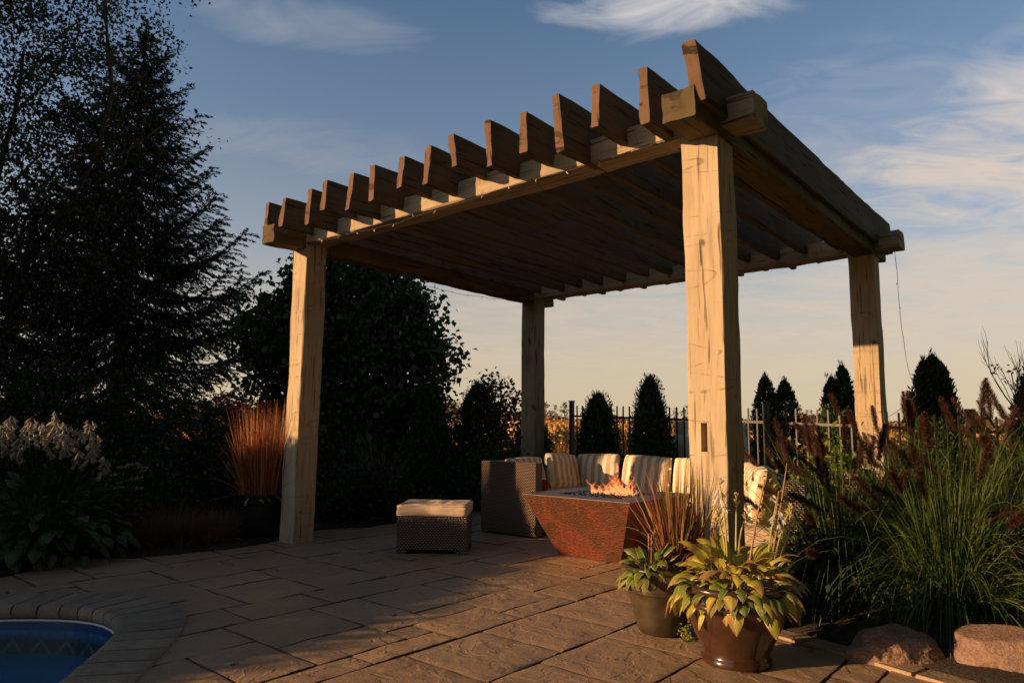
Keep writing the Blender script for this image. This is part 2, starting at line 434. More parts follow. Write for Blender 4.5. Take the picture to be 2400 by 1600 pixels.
def beam_mesh(p0, p1, side, up, w, h, seed, rough=.006, step=.07, nw=4, nh=5, endtilt=0., bow=0., chamf=.012, end1cut=0., lenoff=0.):
    """hewn timber: side/up unit vectors; centreline p0->p1; returns V,F,tc"""
    p0, p1 = Vector(p0), Vector(p1); Ln = (p1 - p0).length; t = (p1 - p0).normalized()
    ns = max(4, int(Ln / step))
    ring = []
    cx, cy = chamf, chamf
    for i in range(nw + 1): ring.append((-w / 2 + cx + (w - 2 * cx) * i / nw, -h / 2, 0, -1))
    for i in range(nh + 1): ring.append((w / 2, -h / 2 + cy + (h - 2 * cy) * i / nh, 1, 0))
    for i in range(nw + 1): ring.append((w / 2 - cx - (w - 2 * cx) * i / nw, h / 2, 0, 1))
    for i in range(nh + 1): ring.append((-w / 2, h / 2 - cy - (h - 2 * cy) * i / nh, -1, 0))
    n = len(ring); V = []; tc = []
    so = seed * 13.7
    for i in range(ns + 1):
        f = i / ns; l = f * Ln
        wob_s = fbm((l * .9, so, 3), 2) * rough * 1.3 + bow * math.sin(math.pi * f)
        wob_u = fbm((l * .9, so, 9), 2) * rough * 1.2
        for (a, b, na, nb) in ring:
            d = fbm((a * 6 + so, b * 6, l * 2.2), 3) * rough * 1.6 + fbm((a * 22 + so, b * 22, l * 5), 2) * rough * .45
            st = fbm((a * 2 + so, na * 3 + nb, l * 3.1 + nb * 5), 1)
            d += (.35 if st > .12 else 0) * rough
            ll = l + (endtilt * (b / h) if i == 0 else 0) + (end1cut * (b / h) if i == ns else 0) + (fbm((a * 14, b * 14, so + i), 2) * .008 if i in (0, ns) else 0)
            P = p0 + t * ll + side * (a + na * d + wob_s) + up * (b + nb * d + wob_u)
            V.append(P); tc.append((a + so * .37, b + so * .21, l + so))
    F = []
    for i in range(ns):
        for k in range(n):
            F.append((i * n + k, i * n + (k + 1) % n, (i + 1) * n + (k + 1) % n, (i + 1) * n + k))
    # end caps (own vertices so end grain is not streaked)
    for e in (0, ns):
        base = len(V)
        cen = Vector((0, 0, 0))
        for k in range(n): cen += V[e * n + k]
        cen /= n
        for k in range(n):
            V.append(V[e * n + k]); a, b = ring[k][0], ring[k][1]; tc.append((b * .35 + so, so * .3 + 1, a * 3 + so))
        for k in range(n):
            V.append(cen + (V[e * n + k] - cen) * .45); a, b = ring[k][0], ring[k][1]; tc.append((b * .16 + so, so * .3 + 1, a * 1.3 + so))
        for k in range(n):
            q = (base + k, base + (k + 1) % n, base + n + (k + 1) % n, base + n + k)
            F.append(q if e else tuple(reversed(q)))
        c_ = tuple(base + n + k for k in range(n)); F.append(c_ if e else tuple(reversed(c_)))
    return V, F, tc
def beam(name, p0, p1, side, up, w, h, seed, mat, parent, endmat=None, **k):
    V, F, tc = beam_mesh(p0, p1, side, up, w, h, seed, **k)
    nc = 2 * (2 * (k.get('nw', 4) + 1) + 2 * (k.get('nh', 5) + 1) + 1)
    if endmat: return meshobj(name, V, F, mat, parent, tc=tc, smooth=True, sharp=20, mats=[mat, endmat], mi=[0] * (len(F) - nc) + [1] * nc)
    return meshobj(name, V, F, mat, parent, tc=tc, smooth=True, sharp=20)

# ---- numpy foliage ---------------------------------------------------------
def rand_unit(n, up=0.0):
    v = nr.normal(size=(n, 3)); v[:, 2] += up
    return v / np.linalg.norm(v, axis=1, keepdims=True)
def leaves(C, size, asp=.6, D=None, Nn=None, droop=0., fold=.15, zc=None, sizevar=.35):
    """diamond leaves of 2 triangles folded; C (n,3) centres; D direction of the long axis"""
    n = len(C); C = np.asarray(C, float)
    if D is None: D = rand_unit(n)
    D = D + np.array([0, 0, -droop]); D /= np.linalg.norm(D, axis=1, keepdims=True) + 1e-9
    if Nn is None: Nn = rand_unit(n, .5)
    S = np.cross(D, Nn); S /= np.linalg.norm(S, axis=1, keepdims=True) + 1e-9
    Nn = np.cross(S, D)
    sz = (size * (1 + sizevar * nr.uniform(-1, 1, n)))[:, None]
    a = C - D * sz * .5; b = C + S * sz * asp * .5 + Nn * sz * fold - D * sz * .08; c = C + D * sz * .5; d = C - S * sz * asp * .5 + Nn * sz * fold - D * sz * .08
    V = np.stack([a, b, c, d], 1).reshape(-1, 3)
    F = (np.arange(n)[:, None] * 4 + np.array([[0, 1, 2, 3]]))
    z = nr.uniform(0, 1, n) if zc is None else zc
    tc = np.zeros((n, 4, 3)); tc[:, :, 2] = z[:, None]; tc[:, 1, 0] = 1; tc[:, 3, 0] = -1; tc[:, 2, 1] = 1
    return V, F, tc.reshape(-1, 3)
def tris(F): return np.concatenate([F[:, [0, 1, 2]], F[:, [0, 2, 3]]])
def ribbons(base, dirs, length, width, seg=6, grav=.5, zc=None, taper=True, curl=None, side=None):
    """curved grass blades; arrays: base (n,3), dirs (n,3) unit, length (n), width (n), grav (n or scalar)"""
    n = len(base); P = np.zeros((n, seg + 1, 3)); P[:, 0] = base
    d = dirs.copy(); gr = np.broadcast_to(np.asarray(grav, float), (n,))
    st = (length / seg)[:, None]
    for i in range(seg):
        P[:, i + 1] = P[:, i] + d * st
        d = d.copy(); d[:, 2] -= gr * (1.6 / seg) * (0.35 + i / seg * 1.3)
        d /= np.linalg.norm(d, axis=1, keepdims=True)
    if side is None:
        side = np.cross(dirs, np.array([0, 0, 1.])) + nr.normal(size=(n, 3)) * .35
    side = side / (np.linalg.norm(side, axis=1, keepdims=True) + 1e-9)
    t = np.linspace(0, 1, seg + 1)
    prof = np.clip(np.minimum(1, .55 + t * 2) * (1 - t ** 2.2), .04, 1) if taper else np.ones(seg + 1)
    w = (width[:, None] * prof[None]) * .5
    Lp = P - side[:, None] * w[..., None]; Rp = P + side[:, None] * w[..., None]
    V = np.stack([Lp, Rp], 2).reshape(-1, 3)      # n, seg+1, 2
    k = np.arange(seg)
    q = np.stack([k * 2, k * 2 + 1, k * 2 + 3, k * 2 + 2], 1)
    F = (np.arange(n)[:, None, None] * (seg + 1) * 2 + q[None]).reshape(-1, 4)
    z = nr.uniform(0, 1, n) if zc is None else zc
    tc = np.zeros((n, seg + 1, 2, 3)); tc[..., 2] = z[:, None, None]; tc[:, :, 0, 0] = -1; tc[:, :, 1, 0] = 1; tc[..., 1] = t[None, :, None]
    return V, F, tc.reshape(-1, 3), P
def cat(*ms):
    Vs, Fs, Ts = [], [], []; b = 0
    for m in ms:
        V, F, T_ = m[0], m[1], m[2]
        Vs.append(V); Fs.append(F + b); Ts.append(T_); b += len(V)
    return np.concatenate(Vs), np.concatenate(Fs), np.concatenate(Ts)

# ================================================================== SETTING
# world: evening sky with thin clouds
w = bpy.data.worlds.new('World'); sc.world = w; w.use_nodes = True
nt = w.node_tree; nt.nodes.clear()
SUN_EL = R(12.5)
sky = nt.nodes.new('ShaderNodeTexSky'); sky.sky_type = 'NISHITA'; sky.sun_disc = False
sky.sun_elevation = SUN_EL; sky.sun_rotation = math.atan2(-SD.x, -SD.y); sky.altitude = 100
sky.air_density = 1.0; sky.dust_density = .6; sky.ozone_density = 2.0
tcn = nt.nodes.new('ShaderNodeTexCoord')
def wn(t, **k):
    n = nt.nodes.new(t)
    for a, b in k.items(): setattr(n, a, b)
    return n
def wl(a, b): nt.links.new(a, b)
def wramp(src, stops):
    n = wn('ShaderNodeValToRGB'); cr = n.color_ramp
    while len(cr.elements) > 1: cr.elements.remove(cr.elements[-1])
    for i, (p, c) in enumerate(stops):
        if not hasattr(c, '__len__'): c = (c, c, c)
        e = cr.elements[0] if i == 0 else cr.elements.new(p)
        e.position = p; e.color = (*c, 1)
    wl(src, n.inputs[0]); return n.outputs[0]
def wmix(f, a, b, mode='MIX'):
    n = wn('ShaderNodeMix', data_type='RGBA', blend_type=mode)
    for srcv, i in ((f, 0), (a, 6), (b, 7)):
        if hasattr(srcv, 'links'): wl(srcv, n.inputs[i])
        elif i == 0: n.inputs[0].default_value = srcv
        else: n.inputs[i].default_value = (*srcv, 1)
    return n.outputs[2]
def wmath(op, a, b=0):
    n = wn('ShaderNodeMath', operation=op)
    for i, v in enumerate((a, b)):
        if hasattr(v, 'links'): wl(v, n.inputs[i])
        else: n.inputs[i].default_value = v
    return n.outputs[0]
sepd = wn('ShaderNodeSeparateXYZ'); wl(tcn.outputs['Generated'], sepd.inputs[0])
SKY_K = 0.092
skyc = wmix(1.0, sky.outputs[0], (SKY_K, SKY_K, SKY_K), 'MULTIPLY')
SKYC = {}
# warm evening haze near the horizon, deeper blue aloft
el = sepd.outputs[2]
haze = wramp(el, [(0.0, .85), (.08, .78), (.16, .55), (.26, .24), (.40, .06), (.55, 0)])
skyc = wmix(haze, skyc, (.44, .335, .225))
# clouds: direction projected on a high plane
dz = wmath('MAXIMUM', wmath('ADD', el, .12), .02)
cx = wmath('DIVIDE', sepd.outputs[0], dz); cy = wmath('DIVIDE', sepd.outputs[1], dz)
skyc = wmix(1.0, skyc, wramp(el, [(0, 1), (.58, 1), (.95, .5)]), 'MULTIPLY')
cmb = wn('ShaderNodeCombineXYZ'); wl(cx, cmb.inputs[0]); wl(cy, cmb.inputs[1])
mp = wn('ShaderNodeMapping'); mp.inputs['Scale'].default_value = (.50, 1.9, 1); mp.inputs['Rotation'].default_value = (0, 0, .25); mp.inputs['Location'].default_value = (3.1, 1.7, 0)
wl(cmb.outputs[0], mp.inputs[0])
nz = wn('ShaderNodeTexNoise'); nz.inputs['Scale'].default_value = 1.15; nz.inputs['Detail'].default_value = 7; nz.inputs['Roughness'].default_value = .58; nz.inputs['Distortion'].default_value = .7
wl(mp.outputs[0], nz.inputs['Vector'])
def blob(px, py, sx, sy):
    """soft patch of the sky centred on a compass direction"""
    d = (at(px, py, 10) - Vector((0, 0, CH))).normalized()
    az = math.atan2(d.x, d.y); e_ = math.asin(d.z)
    a_ = wmath('ARCTAN2', sepd.outputs[0], sepd.outputs[1])
    e2 = wmath('ARCSINE', el)
    q = wmath('ADD', wmath('POWER', wmath('DIVIDE', wmath('SUBTRACT', a_, az), sx), 2), wmath('POWER', wmath('DIVIDE', wmath('SUBTRACT', e2, e_), sy), 2))
    return wmath('MAXIMUM', wmath('SUBTRACT', 1, q), 0)
nz2 = wn('ShaderNodeTexNoise'); nz2.inputs['Scale'].default_value = 4.2; nz2.inputs['Detail'].default_value = 8; nz2.inputs['Roughness'].default_value = .6; nz2.inputs['Distortion'].default_value = 1.2
mp2 = wn('ShaderNodeMapping'); mp2.inputs['Scale'].default_value = (.8, 1.5, 1); mp2.inputs['Rotation'].default_value = (0, 0, .5); wl(cmb.outputs[0], mp2.inputs[0])
wl(mp2.outputs[0], nz2.inputs['Vector'])
nn_ = wmath('ADD', wmath('MULTIPLY', nz.outputs['Fac'], .45), wmath('MULTIPLY', nz2.outputs['Fac'], .55))
tot = None
for (px, py, sx, sy, k, thr) in ((2330, 400, .24, .13, .72, .44), (2520, 330, .24, .16, .8, .43), (2300, 720, .46, .17, .55, .42), (1580, -5, .26, .065, .8, .485), (700, 60, .26, .045, .22, .48), (1650, 760, .7, .13, .40, .42), (720, 350, .3, .05, .14, .47), (1500, 640, .5, .06, .25, .43), (1950, 300, .3, .12, .22, .46)):
    cv = blob(px, py, sx, sy)
    q = wmath('ADD', nn_, wmath('MULTIPLY', wmath('SUBTRACT', cv, .55), .22))
    a_ = wmath('MULTIPLY', wramp(q, [(thr, 0), (thr + .08, .35), (thr + .20, .85), (thr + .3, 1)]), k)
    a_ = wmath('MULTIPLY', a_, wramp(cv, [(0, 0), (.75, 1)]))
    tot = a_ if tot is None else wmath('MAXIMUM', tot, a_)
cl = wmath('MINIMUM', tot, .92)
ccol = wramp(el, [(0, (.46, .35, .24)), (.3, (.55, .44, .34)), (.55, (.52, .49, .48))])
skyc = wmix(cl, skyc, ccol)
bg = wn('ShaderNodeBackground'); wl(skyc, bg.inputs[0]); bg.inputs[1].default_value = 1.0
wo = wn('ShaderNodeOutputWorld'); wl(bg.outputs[0], wo.inputs[0])

sl = bpy.data.lights.new('sun', 'SUN'); sl.energy = 5.0; sl.angle = R(.55); sl.color = (1.0, .60, .30)
so = bpy.data.objects.new('sun', sl); col.objects.link(so); so.location = (-6, -3, 8)
dv = Vector((SD.x * math.cos(SUN_EL), SD.y * math.cos(SUN_EL), -math.sin(SUN_EL)))
so.rotation_euler = dv.to_track_quat('-Z', 'Y').to_euler()
sc.view_settings.view_transform = 'Standard'; sc.view_settings.look = 'None'; sc.view_settings.gamma = 1; sc.view_settings.exposure = 0.6

# ---- pool outline (plan) ----
outer_uv = [(.37,-2.174),(.62,-1.874),(.811,-1.702),(.95,-1.63),(1.088,-1.598),(1.24,-1.582),(1.375,-1.586),(1.49,-1.598),(1.60,-1.625),(1.72,-1.68),(1.934,-1.822),(2.146,-1.997),(2.336,-2.15),(2.46,-2.25)]
outer = [L(u, v) for u, v in outer_uv]
d0 = (outer[0] - outer[1]).normalized(); d1 = (outer[-1] - outer[-2]).normalized()
outer = [outer[0] + d0 * t for t in (2.4, 1.8, 1.2, .6)] + outer + [outer[-1] + d1 * t for t in (.5, 1., 1.6, 2.4, 3.6)]
def resamp(pts, step):
    out = [pts[0].copy()]; acc = 0
    for a_, b_ in zip(pts[:-1], pts[1:]):
        d = (b_ - a_).length; t = step - acc
        while t <= d: out.append(a_.lerp(b_, t / d)); t += step
        acc = (acc + d) % step
    return out
outer_s = resamp(outer, .165)
for _ in range(2):
    outer_s = [outer_s[0]] + [(outer_s[i - 1] + outer_s[i] * 2 + outer_s[i + 1]) / 4 for i in range(1, len(outer_s) - 1)] + [outer_s[-1]]
def inset(pts, d):
    out = []
    for i, p in enumerate(pts):
        t = (pts[min(i + 1, len(pts) - 1)] - pts[max(i - 1, 0)]).normalized()
        out.append(p + Vector((t.y, -t.x, 0)) * d)
    return out
# the water side is to the right of travel
inner_s = inset(outer_s, .30)
# relax inner so stones stay ordered round the tight corner
for _ in range(6):
    inner_s = [inner_s[0]] + [(inner_s[i - 1] + inner_s[i] * 2 + inner_s[i + 1]) / 4 for i in range(1, len(inner_s) - 1)] + [inner_s[-1]]
mid_s = [a_.lerp(b_, .5) for a_, b_ in zip(outer_s, inner_s)]
pe = [Vector((-5.2, mid_s[-1].y, 0))]
pool_hole = mid_s + pe                       # closed polygon
def inpoly(x, y, P):
    c = False; n = len(P); j = n - 1
    for i in range(n):
        a_, b_ = P[i], P[j]
        if (a_.y > y) != (b_.y > y) and x < (b_.x - a_.x) * (y - a_.y) / (b_.y - a_.y) + a_.x: c = not c
        j = i
    return c
def tess_hole(outerp, holep, z):
    polys = [[Vector((p.x, p.y, 0)) for p in outerp], [Vector((p.x, p.y, 0)) for p in reversed(holep)]]
    F = tessellate_polygon(polys); allp = [p for q in polys for p in q]
    V = [(p.x, p.y, z) for p in allp]
    out = []
    for f in F:
        a_, b_, c_ = [Vector(V[i]) for i in f]
        n_ = (b_ - a_).cross(c_ - a_)
        if n_.length < 1e-9: continue
        out.append(f if n_.z > 0 else tuple(reversed(f)))
    return V, out

# ---- ground sheet ----
def zg(x, y):
    t = max(0, min(1, (y - 15) / 35.)); t = t * t * (3 - 2 * t)
    amp = 1.15 - .045 * max(0, min(22, x + 4))
    far = max(0, min(1, (y - 60) / 200.))
    return t * amp + far * 2.0 + (fbm((x * .05, y * .05, 0), 2) * .25 * t) - .03
xs = list(np.linspace(-14, 14, 29)); ys = list(np.linspace(-10, 14, 25))
xs = [-1500, -700, -350, -180, -100, -60, -40, -28, -20] + xs + [20, 28, 40, 60, 100, 180, 350, 700, 1500]
ys = [-1500, -400, -100, -40, -20] + ys + [16, 18, 21, 24, 28, 32, 37, 43, 50, 60, 75, 100, 150, 250, 400, 800, 1600]
V = []; F = []; nx = len(xs)
for y in ys:
    for x in xs: V.append((x, y, zg(x, y)))
X0, X1, Y0, Y1 = -14, 14, -10, 14
for j in range(len(ys) - 1):
    for i in range(nx - 1):
        if xs[i] >= X0 and xs[i + 1] <= X1 and ys[j] >= Y0 and ys[j + 1] <= Y1: continue
        F.append((j * nx + i, j * nx + i + 1, (j + 1) * nx + i + 1, (j + 1) * nx + i))
V2, F2 = tess_hole([Vector(p) for p in ((X0, Y0, 0), (X1, Y0, 0), (X1, Y1, 0), (X0, Y1, 0))], pool_hole, -.03)
b0 = len(V); V += V2; F += [tuple(i + b0 for i in f) for f in F2]
tag(meshobj('ground', V, F, M['lawn'], tc=V), kind='structure')

# ---- patio ----
bedL = [g(-330, 1440), g(-120, 1385), g(0, 1355), g(73, 1339), g(147, 1316), g(211, 1309), g(321, 1309), g(413, 1300), g(546, 1288), g(640, 1272), g(739, 1243), g(787, 1239), g(854, 1237), g(916, 1227), g(1000, 1213), g(1107, 1200), g(1180, 1192), g(1300, 1172), g(1450, 1160)]
bedR = [g(2560, 1690), g(2400, 1632), g(2240, 1590), g(2120, 1556), g(2000, 1521), g(1900, 1496), g(1800, 1470), g(1810, 1440), L(4.02, .25), L(4.05, .8), L(4.05, 1.6), L(4.0, 2.6), L(3.98, 3.7)]
MOD = .1675; U0m, V0m = 2.272, -1.288
pt = MB(); rp = random.Random(23)
occ = {}
i0, i1, j0, j1 = -26, 30, -32, 31
sizes = [(3, 2), (2, 3), (2, 2), (3, 3), (3, 2), (2, 1), (1, 2), (3, 1), (4, 2), (2, 3), (1, 3), (1, 1)]
def place():
    out = []
    for j in range(j0, j1):
        for i in range(i0, i1):
            if (i, j) in occ: continue
            opts = sizes[:]; rp.shuffle(opts); opts.sort(key=lambda s_: -s_[0] * s_[1] + rp.random() * 5)
            for a_, b_ in opts + [(1, 1)]:
                if all((i + p, j + q) not in occ and i + p < i1 and j + q < j1 for p in range(a_) for q in range(b_)):
                    for p in range(a_):
                        for q in range(b_): occ[(i + p, j + q)] = 1
                    out.append((i, j, a_, b_)); break
    return out
bedLpoly = bedL + [Vector((2.5, 30, 0)), Vector((-30, 30, 0)), Vector((-30, 2, 0))]
bedRpoly = bedR + [Vector((30, 30, 0)), Vector((30, 0, 0))]
wpool = outer_s + pe
skipv = lambda P: inpoly(P.x, P.y, pool_hole)
def bed_deep(P, poly):
    return inpoly(P.x, P.y, poly)
for (i, j, a_, b_) in place():
    u0, u1 = U0m + i * MOD, U0m + (i + a_) * MOD; v0, v1 = V0m + j * MOD, V0m + (j + b_) * MOD
    c = L((u0 + u1) / 2, (v0 + v1) / 2)
    if c.y < 1.2 or c.y > 11.2 or abs(c.x) > 6.2: continue
    cor = [L(u, v) for u in (u0, u1) for v in (v0, v1)]
    if all(skipv(P) for P in cor) or all(bed_deep(P, bedLpoly) for P in cor) or all(bed_deep(P, bedRpoly) for P in cor): continue
    near = c.y < 6.2
    stp = .042 if near else .084
    seed = rp.random() * 100; zt = rp.uniform(-.0012, .0012); tone = rp.random()
    def coords(lo, hi):
        n = max(2, round((hi - lo - .03) / stp)); e = .0030
        return [lo + e, lo + e + .005] + [lo + .018 + (hi - lo - .036) * k / n for k in range(n + 1)] + [hi - e - .005, hi - e]
    us, vs = coords(u0, u1), coords(v0, v1)
    ang = rp.uniform(0, 3.1); ca, sa = math.cos(ang), math.sin(ang)
    V = []; tc = []
    nu, nv = len(us), len(vs)
    for jj, v in enumerate(vs):
        for ii, u in enumerate(us):
            edge = ii in (0, nu - 1) or jj in (0, nv - 1)
            e2 = ii in (1, nu - 2) or jj in (1, nv - 2)
            wob = .0028
            uu = u + fbm((u * 18, v * 18, seed), 2) * wob; vv = v + fbm((u * 18, v * 18, seed + 40), 2) * wob
            p_, q_ = u * ca + v * sa, -u * sa + v * ca
            hgt = fbm((p_ * 2.6 + seed, q_ * 7, seed), 3) * .0045
            r_ = fbm((p_ * 1.5 + seed, q_ * 4.0, seed + 7), 2); hgt += (.0025 if r_ > .08 else 0)
            z = zt + hgt
            if edge: z = -.009
            elif e2: z = z - .0015
            V.append(L(uu, vv, z)); tc.append((u, v, tone))
    F = []
    part_pool = any(skipv(P) for P in cor)
    for jj in range(nv - 1):
        for ii in range(nu - 1):
            if part_pool and all(skipv(V[q]) for q in (jj * nu + ii, (jj + 1) * nu + ii + 1)): continue
            F.append((jj * nu + ii, jj * nu + ii + 1, (jj + 1) * nu + ii + 1, (jj + 1) * nu + ii))
    em = [1 if (min(f) % nu in (0, nu - 2) or min(f) // nu in (0, nv - 2)) else 0 for f in F]
    if not F: continue
    pt.add(V, F, tc); pt.mi[-len(F):] = em
nF = len(pt.F)
# grout sheet under the stones
V2, F2 = tess_hole([L(-2.6, -6.5), L(7.2, -6.5), L(7.2, 4.3), L(-2.6, 4.3)], pool_hole, -.010)
pt.add(V2, F2, V2, mi=1)
# border course of flat stones along the right-hand bed
bp = resamp([p for p in reversed(bedR[:7])], .26)
bi = inset(bp, .13)
bq = MB()
for k in range(len(bp) - 1):
    a_, b_ = bp[k], bp[k + 1]; c_, d_ = bi[k + 1], bi[k]
    cen = (a_ + b_ + c_ + d_) / 4; tone = rp.random()
    P = [cen + (q - cen) * .965 for q in (a_, b_, c_, d_)]
    if (P[1] - P[0]).cross(P[2] - P[0]).z < 0: P = P[::-1]
    top = [q + Vector((0, 0, .012)) for q in [cen + (q - cen) * .95 for q in P]]
    V = [q + Vector((0, 0, -.01)) for q in P] + top
    F = [(4, 5, 6, 7), (0, 1, 5, 4), (1, 2, 6, 5), (2, 3, 7, 6), (3, 0, 4, 7)]
    pt.add(V, F, [(v.x, v.y, tone) for v in V])
tag(pt.build('patio', M['patio'], mats=[M['patio'], M['groove']], smooth=True, sharp=25), kind='structure')

# ---- planting beds (soil) ----
def bedmesh(name, edge, far, lift=.10, n=14):
    V = []; F = []; m = len(edge)
    for i, (e, f) in enumerate(zip(edge, far)):
        for k in range(n + 1):
            t = (k / n) ** 1.8; P = e.lerp(f, t); d = (P - e).length
            z = -.012 if k == 0 else .012 + lift * min(1, d / .8) + fbm((P.x * 5, P.y * 5, 1), 3) * .03
            V.append((P.x + fbm((P.x * 6, P.y * 6, 2), 2) * .02, P.y, z))
    for i in range(m - 1):
        for k in range(n):
            q = (i * (n + 1) + k, (i + 1) * (n + 1) + k, (i + 1) * (n + 1) + k + 1, i * (n + 1) + k + 1)
            F.append(q)
    a_, b_, c_ = [Vector(V[i]) for i in F[n + 2][:3]]
    if (b_ - a_).cross(c_ - a_).z < 0: F = [tuple(reversed(f)) for f in F]
    return tag(meshobj(name, V, F, M['soil'], tc=V, smooth=True), kind='structure')
eL = resamp(bedL, .22)
bedmesh('planting_bed', eL, [Vector((p.x * 1.55 - 1.2, p.y * 1.25 + 2.2, 0)) for p in eL])
eR = resamp(bedR, .22)
bedmesh('planting_bed', eR, [Vector((p.x + 3.2, p.y + 1.0, 0)) for p in eR], .09)

# ---- pool ----
pool = thing('swimming_pool', (-3.6, 2.6, 0), 'blue lined swimming pool with rounded corner and grey stone coping in the lower left', 'swimming pool')
cb = MB(); rc = random.Random(5)
cop_o = [p for p in outer_s]; cop_i = inner_s
for k in range(len(cop_o) - 1):
    a_, b_, c_, d_ = cop_o[k], cop_o[k + 1], cop_i[k + 1], cop_i[k]
    tone = rc.random(); zt = .014 + rc.uniform(-.002, .002)
    gp = .035
    o0, o1 = a_.lerp(b_, gp), a_.lerp(b_, 1 - gp); i0_, i1_ = d_.lerp(c_, gp), d_.lerp(c_, 1 - gp)
    # cross profile from outer edge to nosed inner edge
    prof = [(0, -.03), (0.004, -.002), (.012, .0)] + [(t, 0) for t in (.2, .4, .6, .78, .90)] + [(.955, -.006), (.985, -.018), (1.0, -.036), (.99, -.055), (.965, -.068), (.90, -.070)]
    nt_ = 5; V = []; tc = []
    for m in range(nt_ + 1):
        f = m / nt_; so_, si_ = o0.lerp(o1, f), i0_.lerp(i1_, f)
        drop = .006 if m in (0, nt_) else 0
        for (t, z) in prof:
            P = so_.lerp(si_, t); nzv = fbm((P.x * 14, P.y * 14, z * 10), 3) * .0035
            V.append((P.x, P.y, zt + z - (drop if z > -.01 else 0) + nzv)); tc.append((t, f, tone))
    n = len(prof)
    F = [(m * n + q, m * n + q + 1, (m + 1) * n + q + 1, (m + 1) * n + q) for m in range(nt_) for q in range(n - 1)]
    F = [tuple(reversed(f)) for f in F]
    F += [tuple(range(n)), tuple(nt_ * n + q for q in reversed(range(n)))]
    cb.add(V, F, tc)
cop = cb.build('coping', M['coping'], pool, smooth=True, sharp=40)
# mortar bed under coping
lin = inset(inner_s, .012)   # liner slightly inside
def strip(name, P, z0, z1, mat, parent, n=6, thick=0, zrow=None):
    V = []; F = []; tc = []; l = 0
    for i, p in enumerate(P):
        if i: l += (p - P[i - 1]).length
        for k in range(n + 1):
            z = z0 + (z1 - z0) * k / n; V.append((p.x, p.y, z)); tc.append((l, z0 - z, 0))
    for i in range(len(P) - 1):
        for k in range(n): F.append((i * (n + 1) + k, (i + 1) * (n + 1) + k, (i + 1) * (n + 1) + k + 1, i * (n + 1) + k + 1))
    return meshobj(name, V, F, mat, parent, tc=tc, smooth=True)
linp = inset(inner_s, -.02)
strip('mortar_bed', inset(inner_s, -.06), -.0, -.09, M['coping'], pool)
strip('liner', linp, -.062, -1.2, M['liner'], pool, 24)
tb = MB(); tb.tube([Vector((p.x, p.y, -.068)) for p in inset(inner_s, -.012)], .0065, 6)
tb.build('edge_bead', M['bead'], pool, smooth=True)
wl_ = [Vector((p.x, p.y, 0)) for p in inset(inner_s, -.025)] + [Vector((-5.2, inner_s[-1].y, 0))]
F = tessellate_polygon([[p for p in wl_]]); Vw = [(p.x, p.y, -.245) for p in wl_]
F = [f if (Vector(Vw[f[1]]) - Vector(Vw[f[0]])).cross(Vector(Vw[f[2]]) - Vector(Vw[f[0]])).z > 0 else tuple(reversed(f)) for f in F]
tag(meshobj('pool_water', Vw, F, M['water'], tc=Vw), kind='structure')

# ================================================================== PERGOLA
perg = thing('pergola', L(W / 2, D / 2, 0), 'large weathered timber pergola with hewn posts over the patio', 'pergola')
Z = Vector((0, 0, 1))
M['shadepost'] = wood('mossy_shade_darkened_post_wood', (.11, .088, .052), (.27, .225, .15), .45)  # rear left post: some moss, plus a darker tone standing in for its shade
def post(u, v, seed, lean=0, hole=None, mat='post'):
    # centre u,v
    p0, p1 = L(u, v, -.01), L(u, v, H + .05)
    if hole is None:
        return beam('post', p0, p1, A, B, T, T, seed, M[mat], perg, rough=.0048, nw=6, nh=6, step=.045, chamf=.003)
    V, F, tc = beam_mesh(p0, p1, A, B, T, T, seed, rough=.0048, nw=6, nh=5, step=.0500, chamf=.003)
    # deep rectangular mortise cut into the front face: carve faces of the front side
    n = 2 * (6 + 1) + 2 * (5 + 1)
    ns = 0; ns = (len(V) - 4 * n) // n - 1
    # the ring starts with the -B side (front): indices 0..6
    z0, z1, k0, k1 = hole
    dz_ = (H + .06) / ns; ia, ib = round((z0 + .01) / dz_), round((z1 + .01) / dz_)
    F = [f for f in F if not (len(f) == 4 and f[0] % n in range(k0, k1) and f[1] == f[0] + 1 and ia <= f[0] // n < ib and f[0] < (ns + 1) * n and f[2] == f[1] + n)]
    dep = B * .085
    base = len(V); cornr = []
    loop = [(ia, k) for k in range(k0, k1 + 1)] + [(i, k1) for i in range(ia + 1, ib + 1)] + [(ib, k) for k in range(k1 - 1, k0 - 1, -1)] + [(i, k0) for i in range(ib - 1, ia, -1)]
    for (i, k) in loop: V.append(V[i * n + k].copy()); tc.append(tc[i * n + k])
    for (i, k) in loop: V.append(V[i * n + k] + dep); tc.append(tuple(np.array(tc[i * n + k]) + np.array((0, .08, 0))))
    m = len(loop)
    for q in range(m): F.append((base + q, base + (q + 1) % m, base + m + (q + 1) % m, base + m + q))
    F.append(tuple(base + m + q for q in range(m)))
    return meshobj('post', V, F, M['post'], perg, tc=tc, smooth=True, sharp=20)
post(-T / 2, T / 2, 1)
post(W - T / 2, T / 2, 2, hole=(.885, 1.045, 2, 3))
post(W - T / 2, D - T / 2, 3)
post(-T / 2, D - T / 2, 4, mat='shadepost')
